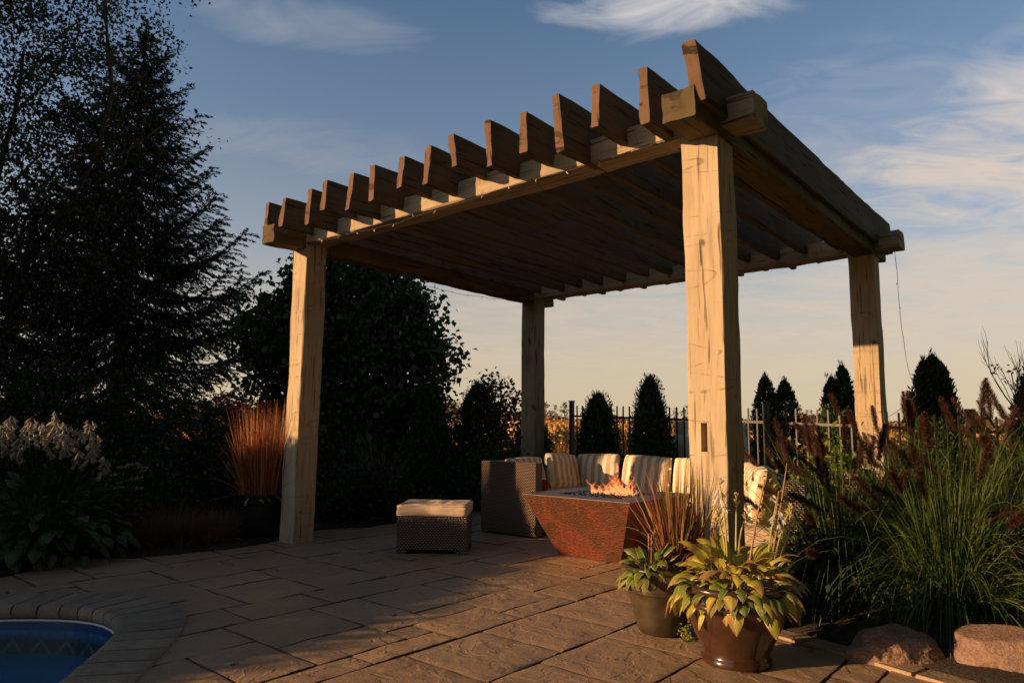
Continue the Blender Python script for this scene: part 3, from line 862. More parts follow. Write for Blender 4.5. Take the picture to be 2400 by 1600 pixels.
# corbel-like lower pads seen under beam ends
# front and back cross beams
bh = .15
beam('front_beam', L(-.22, .105, 2.652 + bh / 2), L(4.105, .105, 2.652 + bh / 2), B, Z, .205, bh, 11, M['beam'], perg, rough=.006, chamf=.005)
beam('back_beam', L(-.30, D - .105, 2.648 + bh / 2), L(4.13, D - .105, 2.648 + bh / 2), B, Z, .205, bh, 12, M['beam'], perg, rough=.006, chamf=.005)
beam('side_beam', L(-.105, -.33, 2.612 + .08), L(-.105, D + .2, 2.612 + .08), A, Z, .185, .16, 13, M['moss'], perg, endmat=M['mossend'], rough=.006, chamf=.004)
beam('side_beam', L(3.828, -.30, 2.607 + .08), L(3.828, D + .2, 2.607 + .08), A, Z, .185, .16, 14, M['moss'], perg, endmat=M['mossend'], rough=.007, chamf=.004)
# rafters: (u of left face, z bottom, z top) measured at their front ends
RF = [(-.235, 2.72, 3.005), (.055, 2.75, 2.99), (.405, 2.706, 2.988), (.675, 2.77, 3.0), (.982, 2.715, 2.995), (1.275, 2.73, 2.987), (1.58, 2.76, 2.985), (1.86, 2.725, 2.985),
      (2.155, 2.78, 2.97), (2.455, 2.708, 2.985), (2.738, 2.737, 2.965), (3.025, 2.665, 2.982), (3.29, 2.727, 2.967), (3.60, 2.667, 2.955), (3.895, 2.71, 2.97)]
rr = random.Random(3)
for i, (u, zb, zt) in enumerate(RF):
    zb -= .022; th = .052 + rr.uniform(-.004, .006); hh = zt - zb
    e0 = -.30 + rr.uniform(-.02, .02); e1 = D + .26 + rr.uniform(-.03, .06)
    zc0 = (zb + zt) / 2; zc1 = 2.70 + hh / 2 + rr.uniform(-.01, .01)
    tilt = rr.uniform(-.03, .03)
    if i == 14: th, e1, tilt, zc1 = .07, D + .30, -.07, zc0 + .02
    if i == 9: tilt = -.03
    side = (A + Z * rr.uniform(-.03, .03)).normalized(); up = side.cross(B) * (1 if side.cross(B).z > 0 else -1)
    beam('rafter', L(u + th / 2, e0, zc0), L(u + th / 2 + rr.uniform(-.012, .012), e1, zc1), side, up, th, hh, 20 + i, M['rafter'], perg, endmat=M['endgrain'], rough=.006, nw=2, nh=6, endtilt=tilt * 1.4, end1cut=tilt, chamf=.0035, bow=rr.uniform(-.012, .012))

# string lights
def strand(pts, label, sag=0, every=4, name='string_lights'):
    P = resamp([Vector(p) for p in pts], .06)
    P = [p + Vector((fbm((p.x * 5, p.y * 5, p.z * 5), 2) * .008, 0, fbm((p.x * 4, p.y * 4, 7), 2) * .012)) for p in P]
    o = thing(name, P[0], label, 'string lights')
    b = MB(); b.tube(P, .0022, 5); b.build('cord', M['cord'], o)
    for i, p in enumerate(P):
        if i % every == 1:
            d = Vector((rr.uniform(-1, 1), rr.uniform(-1, 1), -1.2 if rr.random() < .75 else .6)).normalized()
            b = MB(); b.tube([p, p + d * .010, p + d * .020, p + d * .025], [.0016, .0026, .0026, .001], 5); b.build('bulb', M['bulb'], o)
    return o
strand([L(-.02, -.03, 2.655), L(.5, -.03, 2.62), L(1.2, -.03, 2.60), L(1.9, -.03, 2.61), L(2.35, -.03, 2.635), L(2.9, -.03, 2.625), L(3.4, -.03, 2.64), L(3.74, -.02, 2.66)], 'thin string of tiny lights sagging along the front pergola beam')
strand([L(-.30, .9, 2.66), L(-.30, 1.5, 2.60), L(-.30, 2.1, 2.58), L(-.30, 2.8, 2.61), L(-.28, 3.3, 2.66)], 'string of tiny lights along the left rear side of the pergola roof')
strand([L(4.08, 3.38, 2.64), L(4.09, 3.38, 2.0), L(4.12, 3.37, 1.6), L(4.18, 3.36, 1.32), L(4.0, 3.36, 1.18), L(3.93, 3.37, 1.14)], 'loose string of lights dangling beside the far right pergola post')

# ================================================================== FURNITURE
# wicker U-shaped sectional
sofa = thing('sectional_sofa', L(2.1, 2.6, 0), 'dark woven wicker sectional sofa around the fire table', 'sofa')
def lbox(b, u0, u1, v0, v1, z0, z1): b.box(L(u0, v0, z0), A * (u1 - u0), B * (v1 - v0), Z * (z1 - z0))
SH = .69
b = MB(); lbox(b, .635, 1.322, 1.69, 1.79, .02, SH); b.build('armrest', M['wicker'], sofa)
b = MB(); lbox(b, .635, .735, 1.793, 3.32, .02, SH - .004); b.build('backrest', M['wicker'], sofa)
b = MB(); lbox(b, .738, 2.78, 3.22, 3.322, .02, SH - .002); b.build('backrest', M['wicker'], sofa)
WE = (A * .43 - B * .9).normalized(); WF = (-A * .9 - B * .43).normalized()     # right wing runs toward the carved post, facing the fire
W0 = L(2.82, 3.18); WL = 2.42
def wbox(b, l0, l1, f0, f1, z0, z1): b.box(W0 + WE * l0 + WF * f0 + Z * z0, WE * (l1 - l0), WF * (f1 - f0), Z * (z1 - z0))
b = MB(); wbox(b, 0, WL, -.10, 0, .02, SH - .004); b.build('backrest', M['wicker'], sofa)
b = MB(); lbox(b, .738, 1.318, 1.793, 3.215, .05, .28); b.build('seat_base', M['wicker'], sofa)
b = MB(); lbox(b, 1.322, 2.55, 2.66, 3.215, .05, .28); b.build('seat_base', M['wicker'], sofa)
b = MB(); wbox(b, .30, WL - .02, .003, .50, .045, .278); b.build('seat_base', M['wicker'], sofa)
def cushion_mesh(c, ex, ey, ez, w_, h_, t_, n=18, pw=.42, seed=0, rim=.28, dimples=0):
    """soft cushion; ex width dir, ey height dir, ez thickness dir"""
    V = []; F = []; tc = []; N1 = n + 1
    for sgn in (1, -1):
        for j in range(N1):
            for i in range(N1):
                x, y = -1 + 2 * i / n, -1 + 2 * j / n
                x = math.copysign(abs(x) ** .8, x); y = math.copysign(abs(y) ** .8, y)
                px = x * (1 - .045 * y * y * (1 if abs(x) > 0 else 0)) * (1 - .02 * (1 - abs(y)))
                py = y * (1 - .045 * x * x)
                e = (max(0, 1 - x ** 4)) * (max(0, 1 - y ** 4))
                th = (e ** pw) * (1 - rim) + rim * (1 if abs(x) < .999 and abs(y) < .999 else .0)
                P = c + ex * (px * w_ / 2) + ey * (py * h_ / 2) + ez * (sgn * th * t_ / 2)
                wr = fbm((x * 2.5 + seed, y * 2.5, sgn + seed), 3) * .013 * (.4 + e)
                P = P + ez * (sgn * wr)
                if dimples and sgn > 0:
                    for (dx, dy) in ((-.3, .3), (.35, .3), (-.3, -.35), (.35, -.3)):
                        P = P - ez * (.016 * math.exp(-((x - dx) ** 2 + (y - dy) ** 2) / .012))
                V.append(P); tc.append((x * w_ / 2 + seed, y * h_ / 2, sgn * .1 + seed))
    m = N1 * N1
    for j in range(n):
        for i in range(n):
            q = (j * N1 + i, j * N1 + i + 1, (j + 1) * N1 + i + 1, (j + 1) * N1 + i)
            F.append(q); F.append(tuple(m + k for k in reversed(q)))
    bd = [j * 0 + i for i in range(N1)] + [j * N1 + n for j in range(1, N1)] + [n * N1 + i for i in range(n - 1, -1, -1)] + [j * N1 for j in range(n - 1, 0, -1)]
    for k in range(len(bd)):
        a_, b_ = bd[k], bd[(k + 1) % len(bd)]
        F.append((b_, a_, m + a_, m + b_))
    return V, F, tc
def cushion(name, label, catn, c, ex, ey, ez, w_, h_, t_, mat, group=None, piping=True, **k):
    V, F, tc = cushion_mesh(Vector(c), ex, ey, ez, w_, h_, t_, **k)
    o = meshobj(name, V, F, mat, tc=tc, smooth=True, loc=c)
    tag(o, label, catn, group)
    return o
def roundbox(c, ex, ey, ez, w_, h_, t_, r_, n=20, m=6, seed=0, dimples=(), crown=.01, noise_amp=.006):
    bm = bmesh.new(); bmesh.ops.create_cube(bm, size=2); bmesh.ops.subdivide_edges(bm, edges=bm.edges[:], cuts=n, use_grid_fill=True)
    hw, hh, ht = w_ / 2, h_ / 2, t_ / 2; V = []; tc = []
    for v in bm.verts:
        q = Vector((math.copysign(abs(v.co.x) ** .85, v.co.x) * hw, math.copysign(abs(v.co.y) ** .85, v.co.y) * hh, v.co.z * ht)); inn = Vector((max(-hw + r_, min(hw - r_, q.x)), max(-hh + r_, min(hh - r_, q.y)), max(-ht + r_, min(ht - r_, q.z))))
        d = q - inn; P = inn + d.normalized() * r_ if d.length > 1e-6 else q
        ex_ = (1 - (P.x / hw) ** 4) * (1 - (P.y / hh) ** 4)
        z = P.z + math.copysign(crown, P.z) * max(0, ex_) + fbm((P.x * 9 + seed, P.y * 9, P.z * 12), 3) * noise_amp * (1 if P.z > -ht * .5 else .3)
        for (dx, dy) in dimples:
            if P.z > 0: z -= .014 * math.exp(-((P.x / hw - dx) ** 2 * (hw / hh) ** 2 + (P.y / hh - dy) ** 2) / .010)
        x = P.x + fbm((P.y * 8, P.z * 20, seed), 2) * noise_amp; y = P.y + fbm((P.x * 8, P.z * 20, seed + 5), 2) * noise_amp
        V.append(c + ex * x + ey * y + ez * z); tc.append((x + seed, y, z))
    F = [tuple(v.index for v in f.verts) for f in bm.faces]; bm.free()
    return V, F, tc
def boxcushion(name, label, c, ex, ey, w_, h_, t_, r_, group=None, **k):
    V, F, tc = roundbox(Vector(c), ex, ey, Z, w_, h_, t_, r_, **k)
    o = tag(meshobj(name, V, F, M['cream'], tc=tc, smooth=True, loc=c), label, 'cushion', group)
    for sz in (1, -1):
        P = []; q = r_ * .29
        for (sx, sy) in ((-1, -1), (1, -1), (1, 1), (-1, 1)):
            for j in range(12):
                t = j / 12; nx_, ny_ = {(-1, -1): (1, 0), (1, -1): (0, 1), (1, 1): (-1, 0), (-1, 1): (0, -1)}[(sx, sy)]
                x = sx * (w_ / 2 - q) + nx_ * t * (w_ - 2 * q); y = sy * (h_ / 2 - q) + ny_ * t * (h_ - 2 * q)
                P.append(Vector(c) + ex * x + ey * y + Z * (sz * (t_ / 2 - q) + fbm((x * 6, y * 6, 3), 2) * .004))
        P.append(P[0]); b = MB(); b.tube(P, .0042, 6); b.build('piping', M['cream'], o, smooth=True)
    return o
GS = 'cream seat cushions on the sofa'
for (u0_, u1_, v0_, v1_, lb) in ((.745, 1.315, 1.80, 2.50, 'cream seat cushion on the left wing of the sofa behind the armrest'), (.745, 1.315, 2.51, 3.20, 'cream seat cushion in the left rear corner of the sofa'),
                             (1.325, 1.93, 2.66, 3.20, 'cream seat cushion at the back of the sofa behind the flames'), (1.94, 2.54, 2.66, 3.20, 'cream seat cushion at the back of the sofa left of the carved post')):
    boxcushion('seat_cushion', lb, L((u0_ + u1_) / 2, (v0_ + v1_) / 2, .335), A, B, u1_ - u0_, v1_ - v0_, .105, .03, GS, n=12)
for (l0, l1, lb) in ((.45, 1.40, 'cream seat cushion on the right wing of the sofa, farther from the camera'), (1.41, 2.38, 'cream seat cushion on the right wing of the sofa nearest the carved post')):
    boxcushion('seat_cushion', lb, W0 + WE * ((l0 + l1) / 2) + WF * .255 + Z * .335, WE, WF, l1 - l0, .49, .105, .03, GS, n=12)
GP = 'striped back cushions on the sofa'
def lean(u, v, zc, facing, w_, h_, t_, label, seed, tilt=.22, twist=0, roll=0):
    fx = (facing * math.cos(tilt) + Z * math.sin(tilt)).normalized()
    ex = Z.cross(facing).normalized(); ex = (ex * math.cos(roll) + Z * math.sin(roll)).normalized()
    if twist:
        ex = (ex + facing * twist).normalized(); fx = (fx - (fx.dot(ex)) * ex).normalized()
    ey = fx.cross(ex).normalized() * (1 if fx.cross(ex).z > 0 else -1)
    cushion('back_cushion', label, 'cushion', L(u, v, zc), ex, ey, fx, w_, h_, t_, M['stripe'], GP, seed=seed, n=20, pw=.5, rim=.22)
lean(.87, 2.10, .545, A, .56, .36, .15, 'striped back cushion showing only its top edge over the wicker armrest', 1.1)
lean(.88, 2.72, .555, A, .56, .40, .16, 'striped back cushion between the wicker armrest and the dark sofa corner', 2.3, twist=-.05, roll=-.06)
lean(1.10, 3.06, .552, -B, .56, .40, .16, 'striped back cushion crossed by a slanting shadow edge left of the flames', 3.6, roll=.03)
lean(1.71, 3.06, .548, -B, .57, .40, .16, 'striped back cushion behind the flames, half shaded', 4.2, roll=-.03)
lean(2.30, 3.06, .545, -B, .57, .40, .16, 'striped back cushion partly hidden by the carved post, fully sunlit', 5.7, roll=.02)
def wlean(l_, zc, w_, h_, t_, label, seed, tilt=.2):
    P = W0 + WE * l_ + WF * .13 - O; lean(P.dot(A), P.dot(B), zc, WF, w_, h_, t_, label, seed, tilt)
wlean(.75, .545, .56, .40, .16, 'striped back cushion at the inner end of the right wing of the sofa', 8.1)
wlean(1.36, .545, .56, .40, .16, 'striped back cushion in the middle of the right wing of the sofa', 6.4)
wlean(1.95, .555, .52, .42, .18, 'sunlit back cushion on the right wing just right of the carved post', 7.9)
cushion('throw_pillow', 'small green and red throw pillow tucked beside the wicker armrest', 'pillow', L(1.12, 1.95, .44), A, (Z + B * .3).normalized(), (-B + Z * .3).normalized(), .30, .17, .10, M['multi'], n=12, seed=3)

# fire table
ft = thing('fire_table', L(2.24, 1.49, 0), 'tapered rust-red copper fire table with black fire glass', 'fire table')
zt_ = .48; u0, u1, v0, v1 = 1.745, 2.745, .985, 1.985; f_ = .21
def quad(b, P, tc=None):
    b.add(P, [tuple(range(len(P)))], tc)
b = MB()
top4 = [L(u0, v0, zt_), L(u1, v0, zt_), L(u1, v1, zt_), L(u0, v1, zt_)]
bot4 = [L(u0 + f_, v0 + f_, .004), L(u1 - f_, v0 + f_, .004), L(u1 - f_, v1 - f_, .004), L(u0 + f_, v1 - f_, .004)]
for k in range(4):
    a_, b_, c_, d_ = bot4[k], bot4[(k + 1) % 4], top4[(k + 1) % 4], top4[k]
    n = 16; V = []; tc = []; F = []
    for j in range(n + 1):
        for i in range(n + 1):
            P = a_.lerp(b_, i / n).lerp(d_.lerp(c_, i / n), j / n)
            V.append(P); tc.append((-f_ + (i / n - .5) * (.58 + .42 * j / n) + k * 2.3, j / n * .52, k))
    for j in range(n):
        for i in range(n): F.append((j * (n + 1) + i, j * (n + 1) + i + 1, (j + 1) * (n + 1) + i + 1, (j + 1) * (n + 1) + i))
    b.add(V, F, tc)
b.build('base', M['copper'], ft, smooth=True, sharp=30)
b = MB(); m_ = .20
r0 = [(u0, v0), (u1, v0), (u1, v1), (u0, v1)]; r1 = [(u0 + m_, v0 + m_), (u1 - m_, v0 + m_), (u1 - m_, v1 - m_), (u0 + m_, v1 - m_)]
lip = .006
V = [L(u - (.004 if u == u0 else -.004), v - (.004 if v == v0 else -.004), zt_) for u, v in r0] + [L(u - (.004 if u == u0 else -.004), v - (.004 if v == v0 else -.004), zt_ + lip) for u, v in r0] + [L(u, v, zt_ + lip) for u, v in r1] + [L(u, v, zt_ - .03) for u, v in r1]
F = []
for k in range(4):
    q = (k + 1) % 4
    F += [(k, q, 4 + q, 4 + k), (4 + k, 4 + q, 8 + q, 8 + k), (8 + k, 8 + q, 12 + q, 12 + k)]
F.append((12, 13, 14, 15)); F.append((3, 2, 1, 0))
b.add(V, F, V); b.build('top', M['copper_top'], ft)
b = MB(); rg = random.Random(9)
for _ in range(1500):
    c = L(rg.uniform(u0 + m_ + .015, u1 - m_ - .015), rg.uniform(v0 + m_ + .015, v1 - m_ - .015), zt_ - .022 + rg.uniform(0, .03))
    r_ = rg.uniform(.006, .013); ax = [Vector(q) for q in ((1, 0, 0), (-1, 0, 0), (0, 1, 0), (0, -1, 0), (0, 0, 1), (0, 0, -1))]
    rot = Matrix.Rotation(rg.random() * 6, 3, Vector((rg.random(), rg.random(), rg.random() + .01)).normalized())
    V = [c + rot @ Vector((q.x * r_ * rg.uniform(.7, 1.3), q.y * r_, q.z * r_ * .8)) for q in ax]
    b.add(V, [(0, 2, 4), (2, 1, 4), (1, 3, 4), (3, 0, 4), (2, 0, 5), (1, 2, 5), (3, 1, 5), (0, 3, 5)])
tag(b.build('fire_glass', M['fireglass'], ft), kind='stuff')
# flames: twisting tapered ribbons
b = MB(); rf = random.Random(12)
def tongue(c, hgt, wdt, lx, ph):
    hgt *= .82
    n = 22; V = []; tc = []; F = []; m = 5
    for i in range(n + 1):
        t = i / n
        sw = math.sin(t * 5.0 + ph) * .035 * t + lx * t * t
        s2 = math.cos(t * 4.2 + ph * 1.7) * .03 * t
        cc = c + A * sw + B * s2 + Z * (hgt * t)
        a_ = ph + t * 2.6; wv = wdt * (math.sin(math.pi * min(1, t * .9 + .12)) ** .8) * (1 - t * .55) * (1 + .35 * math.sin(t * 11 + ph * 3))
        dx = A * math.cos(a_) + B * math.sin(a_)
        for k in range(m):
            x = k / (m - 1) * 2 - 1
            V.append(cc + dx * (x * wv / 2) + B * (.012 * x * x)); tc.append((x + ph, t, ph))
    for i in range(n):
        for k in range(m - 1): F.append((i * m + k, i * m + k + 1, (i + 1) * m + k + 1, (i + 1) * m + k))
    b.add(V, F, tc)
fc = (2.30, 1.50)
for k, (du, dvv, hh, wd, lx) in enumerate([(-.20, -.03, .15, .055, -.02), (-.17, .02, .11, .05, .04), (-.12, .02, .07, .07, .05), (-.07, -.02, .14, .06, .03), (-.03, .0, .20, .07, .03), (.0, .03, .23, .055, .06), (.03, -.02, .22, .06, -.03), (.06, .02, .14, .07, .05),
                                           (.08, .0, .19, .05, .07), (.11, -.03, .16, .06, .06), (.13, .02, .20, .05, .07), (.15, 0, .12, .05, .03), (-.10, .0, .05, .09, .02), (.02, -.04, .06, .10, .02), (.10, -.04, .05, .09, -.02), (-.19, .0, .06, .08, .02)]):
    tongue(L(fc[0] + du, fc[1] + dvv, zt_ - .01), hh, wd, lx, k * 1.37)
    tongue(L(fc[0] + du - .02, fc[1] + dvv + .02, zt_ - .01), hh * .85, wd * .8, lx * -.6, k * 3.3 + 2)
    tongue(L(fc[0] + du + .015, fc[1] + dvv, zt_ - .01), hh * .72, wd * .6, lx * .4, k * 2.1 + 1)
fl = tag(b.build('flame', M['flame'], None, loc=L(fc[0], fc[1], zt_)), 'orange gas flames rising from the black fire glass', 'flame')

# ottoman
oc = g(928, 1297); orr = g(1092, 1300); oax = (orr - oc).normalized(); oay = Vector((-oax.y, oax.x, 0)); ow = (orr - oc).length
ot = thing('ottoman', oc + oax * ow / 2 + oay * .25, 'low dark wicker ottoman left of the fire table', 'ottoman')
b = MB(); b.box(oc + Z * .035, oax * ow, oay * .46, Z * .262); b.build('body', M['wicker'], ot)
for sx in (0, 1):
    for sy in (0, 1):
        b = MB(); b.box(oc + oax * (sx * (ow - .082)) + oay * (sy * (.46 - .07)) + Z * .0, oax * .082, oay * .07, Z * .036); b.build('leg', M['wicker'], ot)
boxcushion('ottoman_cushion', 'thin cream tufted cushion lying on the wicker ottoman', oc + oax * ow / 2 + oay * .235 + Z * .340, oax, oay, ow + .012, .50, .085, .022, None, n=30, seed=2, crown=.008, dimples=((-.3, .3), (.35, .3), (-.3, -.3), (.35, -.3), (0, 0)))

# propane tanks behind the fence
def tank(c, r_, hgt, label):
    o = thing('propane_tank', c, label, 'propane tank', 'propane tanks behind the iron fence')
    b = MB(); prof = [(.0, .03), (r_ * .75, .03), (r_ * .98, .10), (r_, .18), (r_, hgt * .70), (r_ * .96, hgt * .76), (r_ * .80, hgt * .82), (r_ * .5, hgt * .86), (.0, hgt * .87)]
    b.lathe(prof, c, 40); b.build('body', M['tank'], o, smooth=True, sharp=50)
    b = MB(); b.lathe([(r_ * .8, 0), (r_ * .8, .09), (r_ * .78, .09), (r_ * .78, 0)], c, 32); b.build('foot_ring', M['tank'], o, smooth=True, sharp=50)
    # collar with an opening
    n = 40; V = []; F = []
    for i in range(n + 1):
        a_ = R(-55) + R(290) * i / n
        for rr_, zz in ((r_ * .60, hgt * .83), (r_ * .64, hgt * .985), (r_ * .66, hgt), (r_ * .61, hgt * .985), (r_ * .57, hgt * .83)):
            V.append(c + Vector((rr_ * math.sin(a_), -rr_ * math.cos(a_) * -1, zz)))
    for i in range(n):
        for k in range(4): F.append((i * 5 + k, (i + 1) * 5 + k, (i + 1) * 5 + k + 1, i * 5 + k + 1))
    meshobj('collar', V, F, M['tank'], o, tc=V, smooth=True, sharp=50)
    b = MB(); b.tube([c + Z * hgt * .86, c + Z * hgt * .93], [.018, .018], 10); b.tube([c + Z * hgt * .93, c + Z * hgt * .96], [.030, .030], 12); b.tube([c + Z * hgt * .90, c + Z * hgt * .90 - Vector((0, r_ * .5, 0))], .012, 8); b.build('valve', M['blackmetal'], o, smooth=True, sharp=50)
tank(at(1597, 1075, 9.5) * Vector((1, 1, 0)) if False else Vector((at(1597, 1075, 9.5).x, 9.5, -.02)), .163, 1.15, 'white propane tank seen between the fence pickets left of the carved post')
tank(Vector((at(1748, 1075, 9.2).x - .04, 9.2, -.02)), .163, 1.12, 'white propane tank peeking out just right of the carved post')

# ================================================================== FENCES
def iron_fence(P0, P1, ztop0, ztop1, label, n, posts=(0, 1), start=0):
    P0 = Vector((P0[0], P0[1], 0)); P1 = Vector((P1[0], P1[1], 0)); t = (P1 - P0).normalized(); Ln = (P1 - P0).length; sd = Vector((-t.y, t.x, 0))
    o = thing('iron_fence', P0.lerp(P1, .5), label, 'fence', 'black iron fence sections')
    zt = lambda f: ztop0 + (ztop1 - ztop0) * f
    for q, f in enumerate(posts):
        c = P0.lerp(P1, f); b = MB(); hp = zt(f) + .055; r_ = .028
        b.box(c - t * r_ - sd * r_ - Z * .05, t * 2 * r_, sd * 2 * r_, Z * (hp + .05))
        r2 = r_ + .008; b.box(c - t * r2 - sd * r2 + Z * (hp + .001), t * 2 * r2, sd * 2 * r2, Z * .016)
        b.build('post', M['blackmetal'], o)
    for dz_ in (-.155, -1.12):
        b = MB(); a_ = P0 + Z * (zt(0) + dz_); e_ = P1 + Z * (zt(1) + dz_)
        b.box(a_ - sd * .012 - Z * .014 + t * .03, (e_ - a_) * ((Ln - .06) / Ln), sd * .024, Z * .028); b.build('rail', M['blackmetal'], o)
    for k in range(n):
        f = (k + 1) / (n + 1)
        if any(abs(f - pf) * Ln < .05 for pf in posts): continue
        c = P0.lerp(P1, f); b = MB(); r_ = .008
        b.box(c - t * r_ - sd * (r_ + .0) - Z * .02, t * 2 * r_, sd * 2 * r_, Z * (zt(f) + .02)); b.build('picket', M['blackmetal'], o)
    return o
FA = Vector((.90, 10.35)); FB = Vector((2.88, 7.86)); FC = Vector((3.55, 7.02)); FD = Vector((4.62, 7.0)); FE = Vector((7.2, 6.8))
iron_fence(FA, FB, 1.365, 1.265, 'black iron picket fence section behind the left part of the sofa', 27)
iron_fence(FB, FC, 1.262, 1.225, 'short black iron fence section between the carved post and the far right post', 8, posts=(1,))
iron_fence(FC, FD, 1.225, 1.18, 'black iron fence section behind the far right pergola post', 8, posts=(1,))
iron_fence(FD, FE, 1.18, 1.15, 'black iron fence section behind the sapling at the far right', 20, posts=(1,))
# rope paddock fence in the field
pf = thing('paddock_fence', (-1, 21, 0), 'pale four-strand rope fence along the edge of the orange field', 'fence')
for k in range(5):
    a_ = at(980, 968 + k * 14.2, 24); c_ = at(1345, 1004 + k * 17.6, 19.5)
    P = [a_.lerp(c_, t / 12) - Z * (.0 + .03 * math.sin(math.pi * ((t * 3 / 12) % 1))) for t in range(13)]
    b = MB(); b.tube(P, .011, 5); b.build('rope', M['wire'], pf)
for t in (-.0, .62, 1.0):
    a_ = at(980, 960, 24); c_ = at(1345, 996, 19.5); P = a_.lerp(c_, t)
    b = MB(); b.tube([Vector((P.x, P.y, 0)), P + Z * .1], .035, 8); b.build('post', M['bark'], pf)

# ================================================================== POTS
def soil(c, r_, z, parent):
    b = MB(); n = 28; V = [Vector(c) + Z * (z + .012)]
    for ring in (.5, 1):
        for k in range(n):
            a_ = 2 * math.pi * k / n; P = Vector(c) + Vector((math.cos(a_) * r_ * ring, math.sin(a_) * r_ * ring, z + (.008 if ring < 1 else 0)))
            V.append(P + Z * fbm((P.x * 20, P.y * 20, 3), 2) * .008)
    F = [(0, 1 + k, 1 + (k + 1) % n) for k in range(n)] + [(1 + k, 1 + n + k, 1 + n + (k + 1) % n, 1 + (k + 1) % n) for k in range(n)]
    b.add(V, F); return b.build('soil', M['soil'], parent)
c1 = Vector((.998, 3.19, .0)); c2 = Vector((.765, 3.63, 0)); c3 = g(607, 1262); c3.z = 0
p1_ = thing('plant_pot', c1, 'large glossy brown ceramic pot with rolled bands at the front right', 'plant pot')
KP = 1.07
b = MB(); b.lathe([(r_ * KP, z_ * 1.02) for r_, z_ in [(.0, .004), (.135, .004), (.142, .012), (.142, .026), (.136, .034), (.132, .046), (.136, .058), (.150, .090), (.172, .135), (.192, .185), (.204, .225), (.208, .238), (.216, .244), (.220, .254), (.216, .264), (.209, .270), (.211, .290), (.216, .302), (.228, .310), (.234, .322), (.230, .333), (.218, .337), (.208, .332), (.203, .318), (.200, .28), (.190, .24)]], c1, 72)
b.build('body', M['brownpot'], p1_, smooth=True, sharp=60); soil(c1, .210, .300, p1_)
p2_ = thing('plant_pot', c2, 'dark olive bronze pot with embossed upper band behind the brown pot', 'plant pot')
prof = [(.0, .003), (.100, .003), (.112, .012), (.128, .06), (.145, .12), (.157, .17), (.163, .205), (.168, .209), (.165, .214), (.168, .219), (.166, .225), (.170, .25), (.173, .285), (.172, .30), (.180, .306), (.186, .316), (.184, .326), (.174, .330), (.166, .324), (.160, .30), (.155, .26)]
b = MB(); b.lathe(prof, c2, 72); b.build('body', M['olivepot'], p2_, smooth=True, sharp=60); soil(c2, .158, .29, p2_)
# embossed leaf relief on the upper band
b = MB()
for k in range(22):
    a_ = k / 22 * 2 * math.pi
    for s_ in (-1, 1):
        pts = []
        for t in range(6):
            aa = a_ + s_ * .11 * math.sin(t / 5 * math.pi) * (1 if s_ > 0 else .8); zz = .236 + t / 5 * .052; rr_ = .1705 + (zz - .236) * .05
            pts.append(c2 + Vector((rr_ * math.cos(aa), rr_ * math.sin(aa), zz)))
        b.tube(pts, .0022, 5)
b.build('relief', M['olivepot'], p2_, smooth=True)
p3_ = thing('plant_pot', c3, 'black ribbed plastic pot beside the left pergola post', 'plant pot')
b = MB(); b.lathe([(.0, .004), (.150, .004), (.158, .012), (.172, .07), (.196, .17), (.215, .25), (.226, .31)], c3, 192, ribs=48, ribamp=.008)
b.lathe([(.226, .312), (.232, .318), (.236, .345), (.240, .385), (.246, .392), (.246, .404), (.236, .408), (.224, .400), (.220, .37), (.21, .33)], c3, 72)
b.build('body', M['blackpot'], p3_, smooth=True, sharp=60); soil(c3, .222, .36, p3_)

# ================================================================== HOSTAS AND GRASSES
def hosta_leaf(base, az, elev, stalk, ln, wd, droop, z, V, F, tc, twist=0.):
    """arching petiole then a broad pointed blade"""
    d = Vector((math.cos(az) * math.cos(elev), math.sin(az) * math.cos(elev), math.sin(elev)))
    side = Vector((-math.sin(az), math.cos(az), 0)); p = Vector(base); n1, n2 = 4, 10
    def push(p, sd, nm, w_, cup, y):
        idx = len(V)
        for x in (-1, -.5, 0, .5, 1):
            wav = .10 * math.sin(y * 9 + x * 2 + z * 20) * abs(x)
            V.append(p + sd * (x * w_) + nm * (abs(x) ** 1.5 * cup * w_ + wav * w_)); tc.append((x, y, z))
        return idx
    rows = []
    for i in range(n1):
        nm = side.cross(d); rows.append(push(p, side, nm, .0035, .2, 0)); p = p + d * (stalk / n1); d = (d + Vector((0, 0, -droop * .10))).normalized()
    sd = (side * math.cos(twist) + side.cross(d) * math.sin(twist)).normalized()
    for i in range(n2 + 1):
        t = i / n2; w_ = wd / 2 * (math.sin(math.pi * (t ** .72)) ** .8) if 0 < t < 1 else .0015
        nm = sd.cross(d); rows.append(push(p, sd, nm, w_, .45 * (1 - t * .6), t))
        p = p + d * (ln / n2); d = (d + Vector((0, 0, -droop * (.16 + .16 * t)))).normalized()
    for a_, b_ in zip(rows[:-1], rows[1:]):
        for k in range(4): F.append((a_ + k, a_ + k + 1, b_ + k + 1, b_ + k))
def hosta(name, c, label, n, r0, ln, wd, stalk, mat, seed, droop=1.0, azr=None, loc=None, catn='hosta', elr=(.15, 1.25), parent=None):
    rg = random.Random(seed); V = []; F = []; tc = []
    for i in range(n):
        az = rg.uniform(0, 2 * math.pi) if azr is None else rg.uniform(*azr)
        t = (i + .5) / n; el_ = elr[1] + (elr[0] - elr[1]) * t + rg.uniform(-.15, .15)
        s_ = rg.uniform(.8, 1.15)
        bs = Vector(c) + Vector((math.cos(az), math.sin(az), 0)) * (r0 * rg.uniform(.1, 1) * (0.3 + .7 * t)) + Z * rg.uniform(-.01, .01)
        hosta_leaf(bs, az + rg.uniform(-.3, .3), el_, stalk * s_ * (1.15 - .4 * t), ln * s_, wd * s_ * rg.uniform(.85, 1.1), droop * (0.7 + .9 * t) * rg.uniform(.8, 1.2), rg.random(), V, F, tc, rg.uniform(-.5, .5))
    return V, F, tc
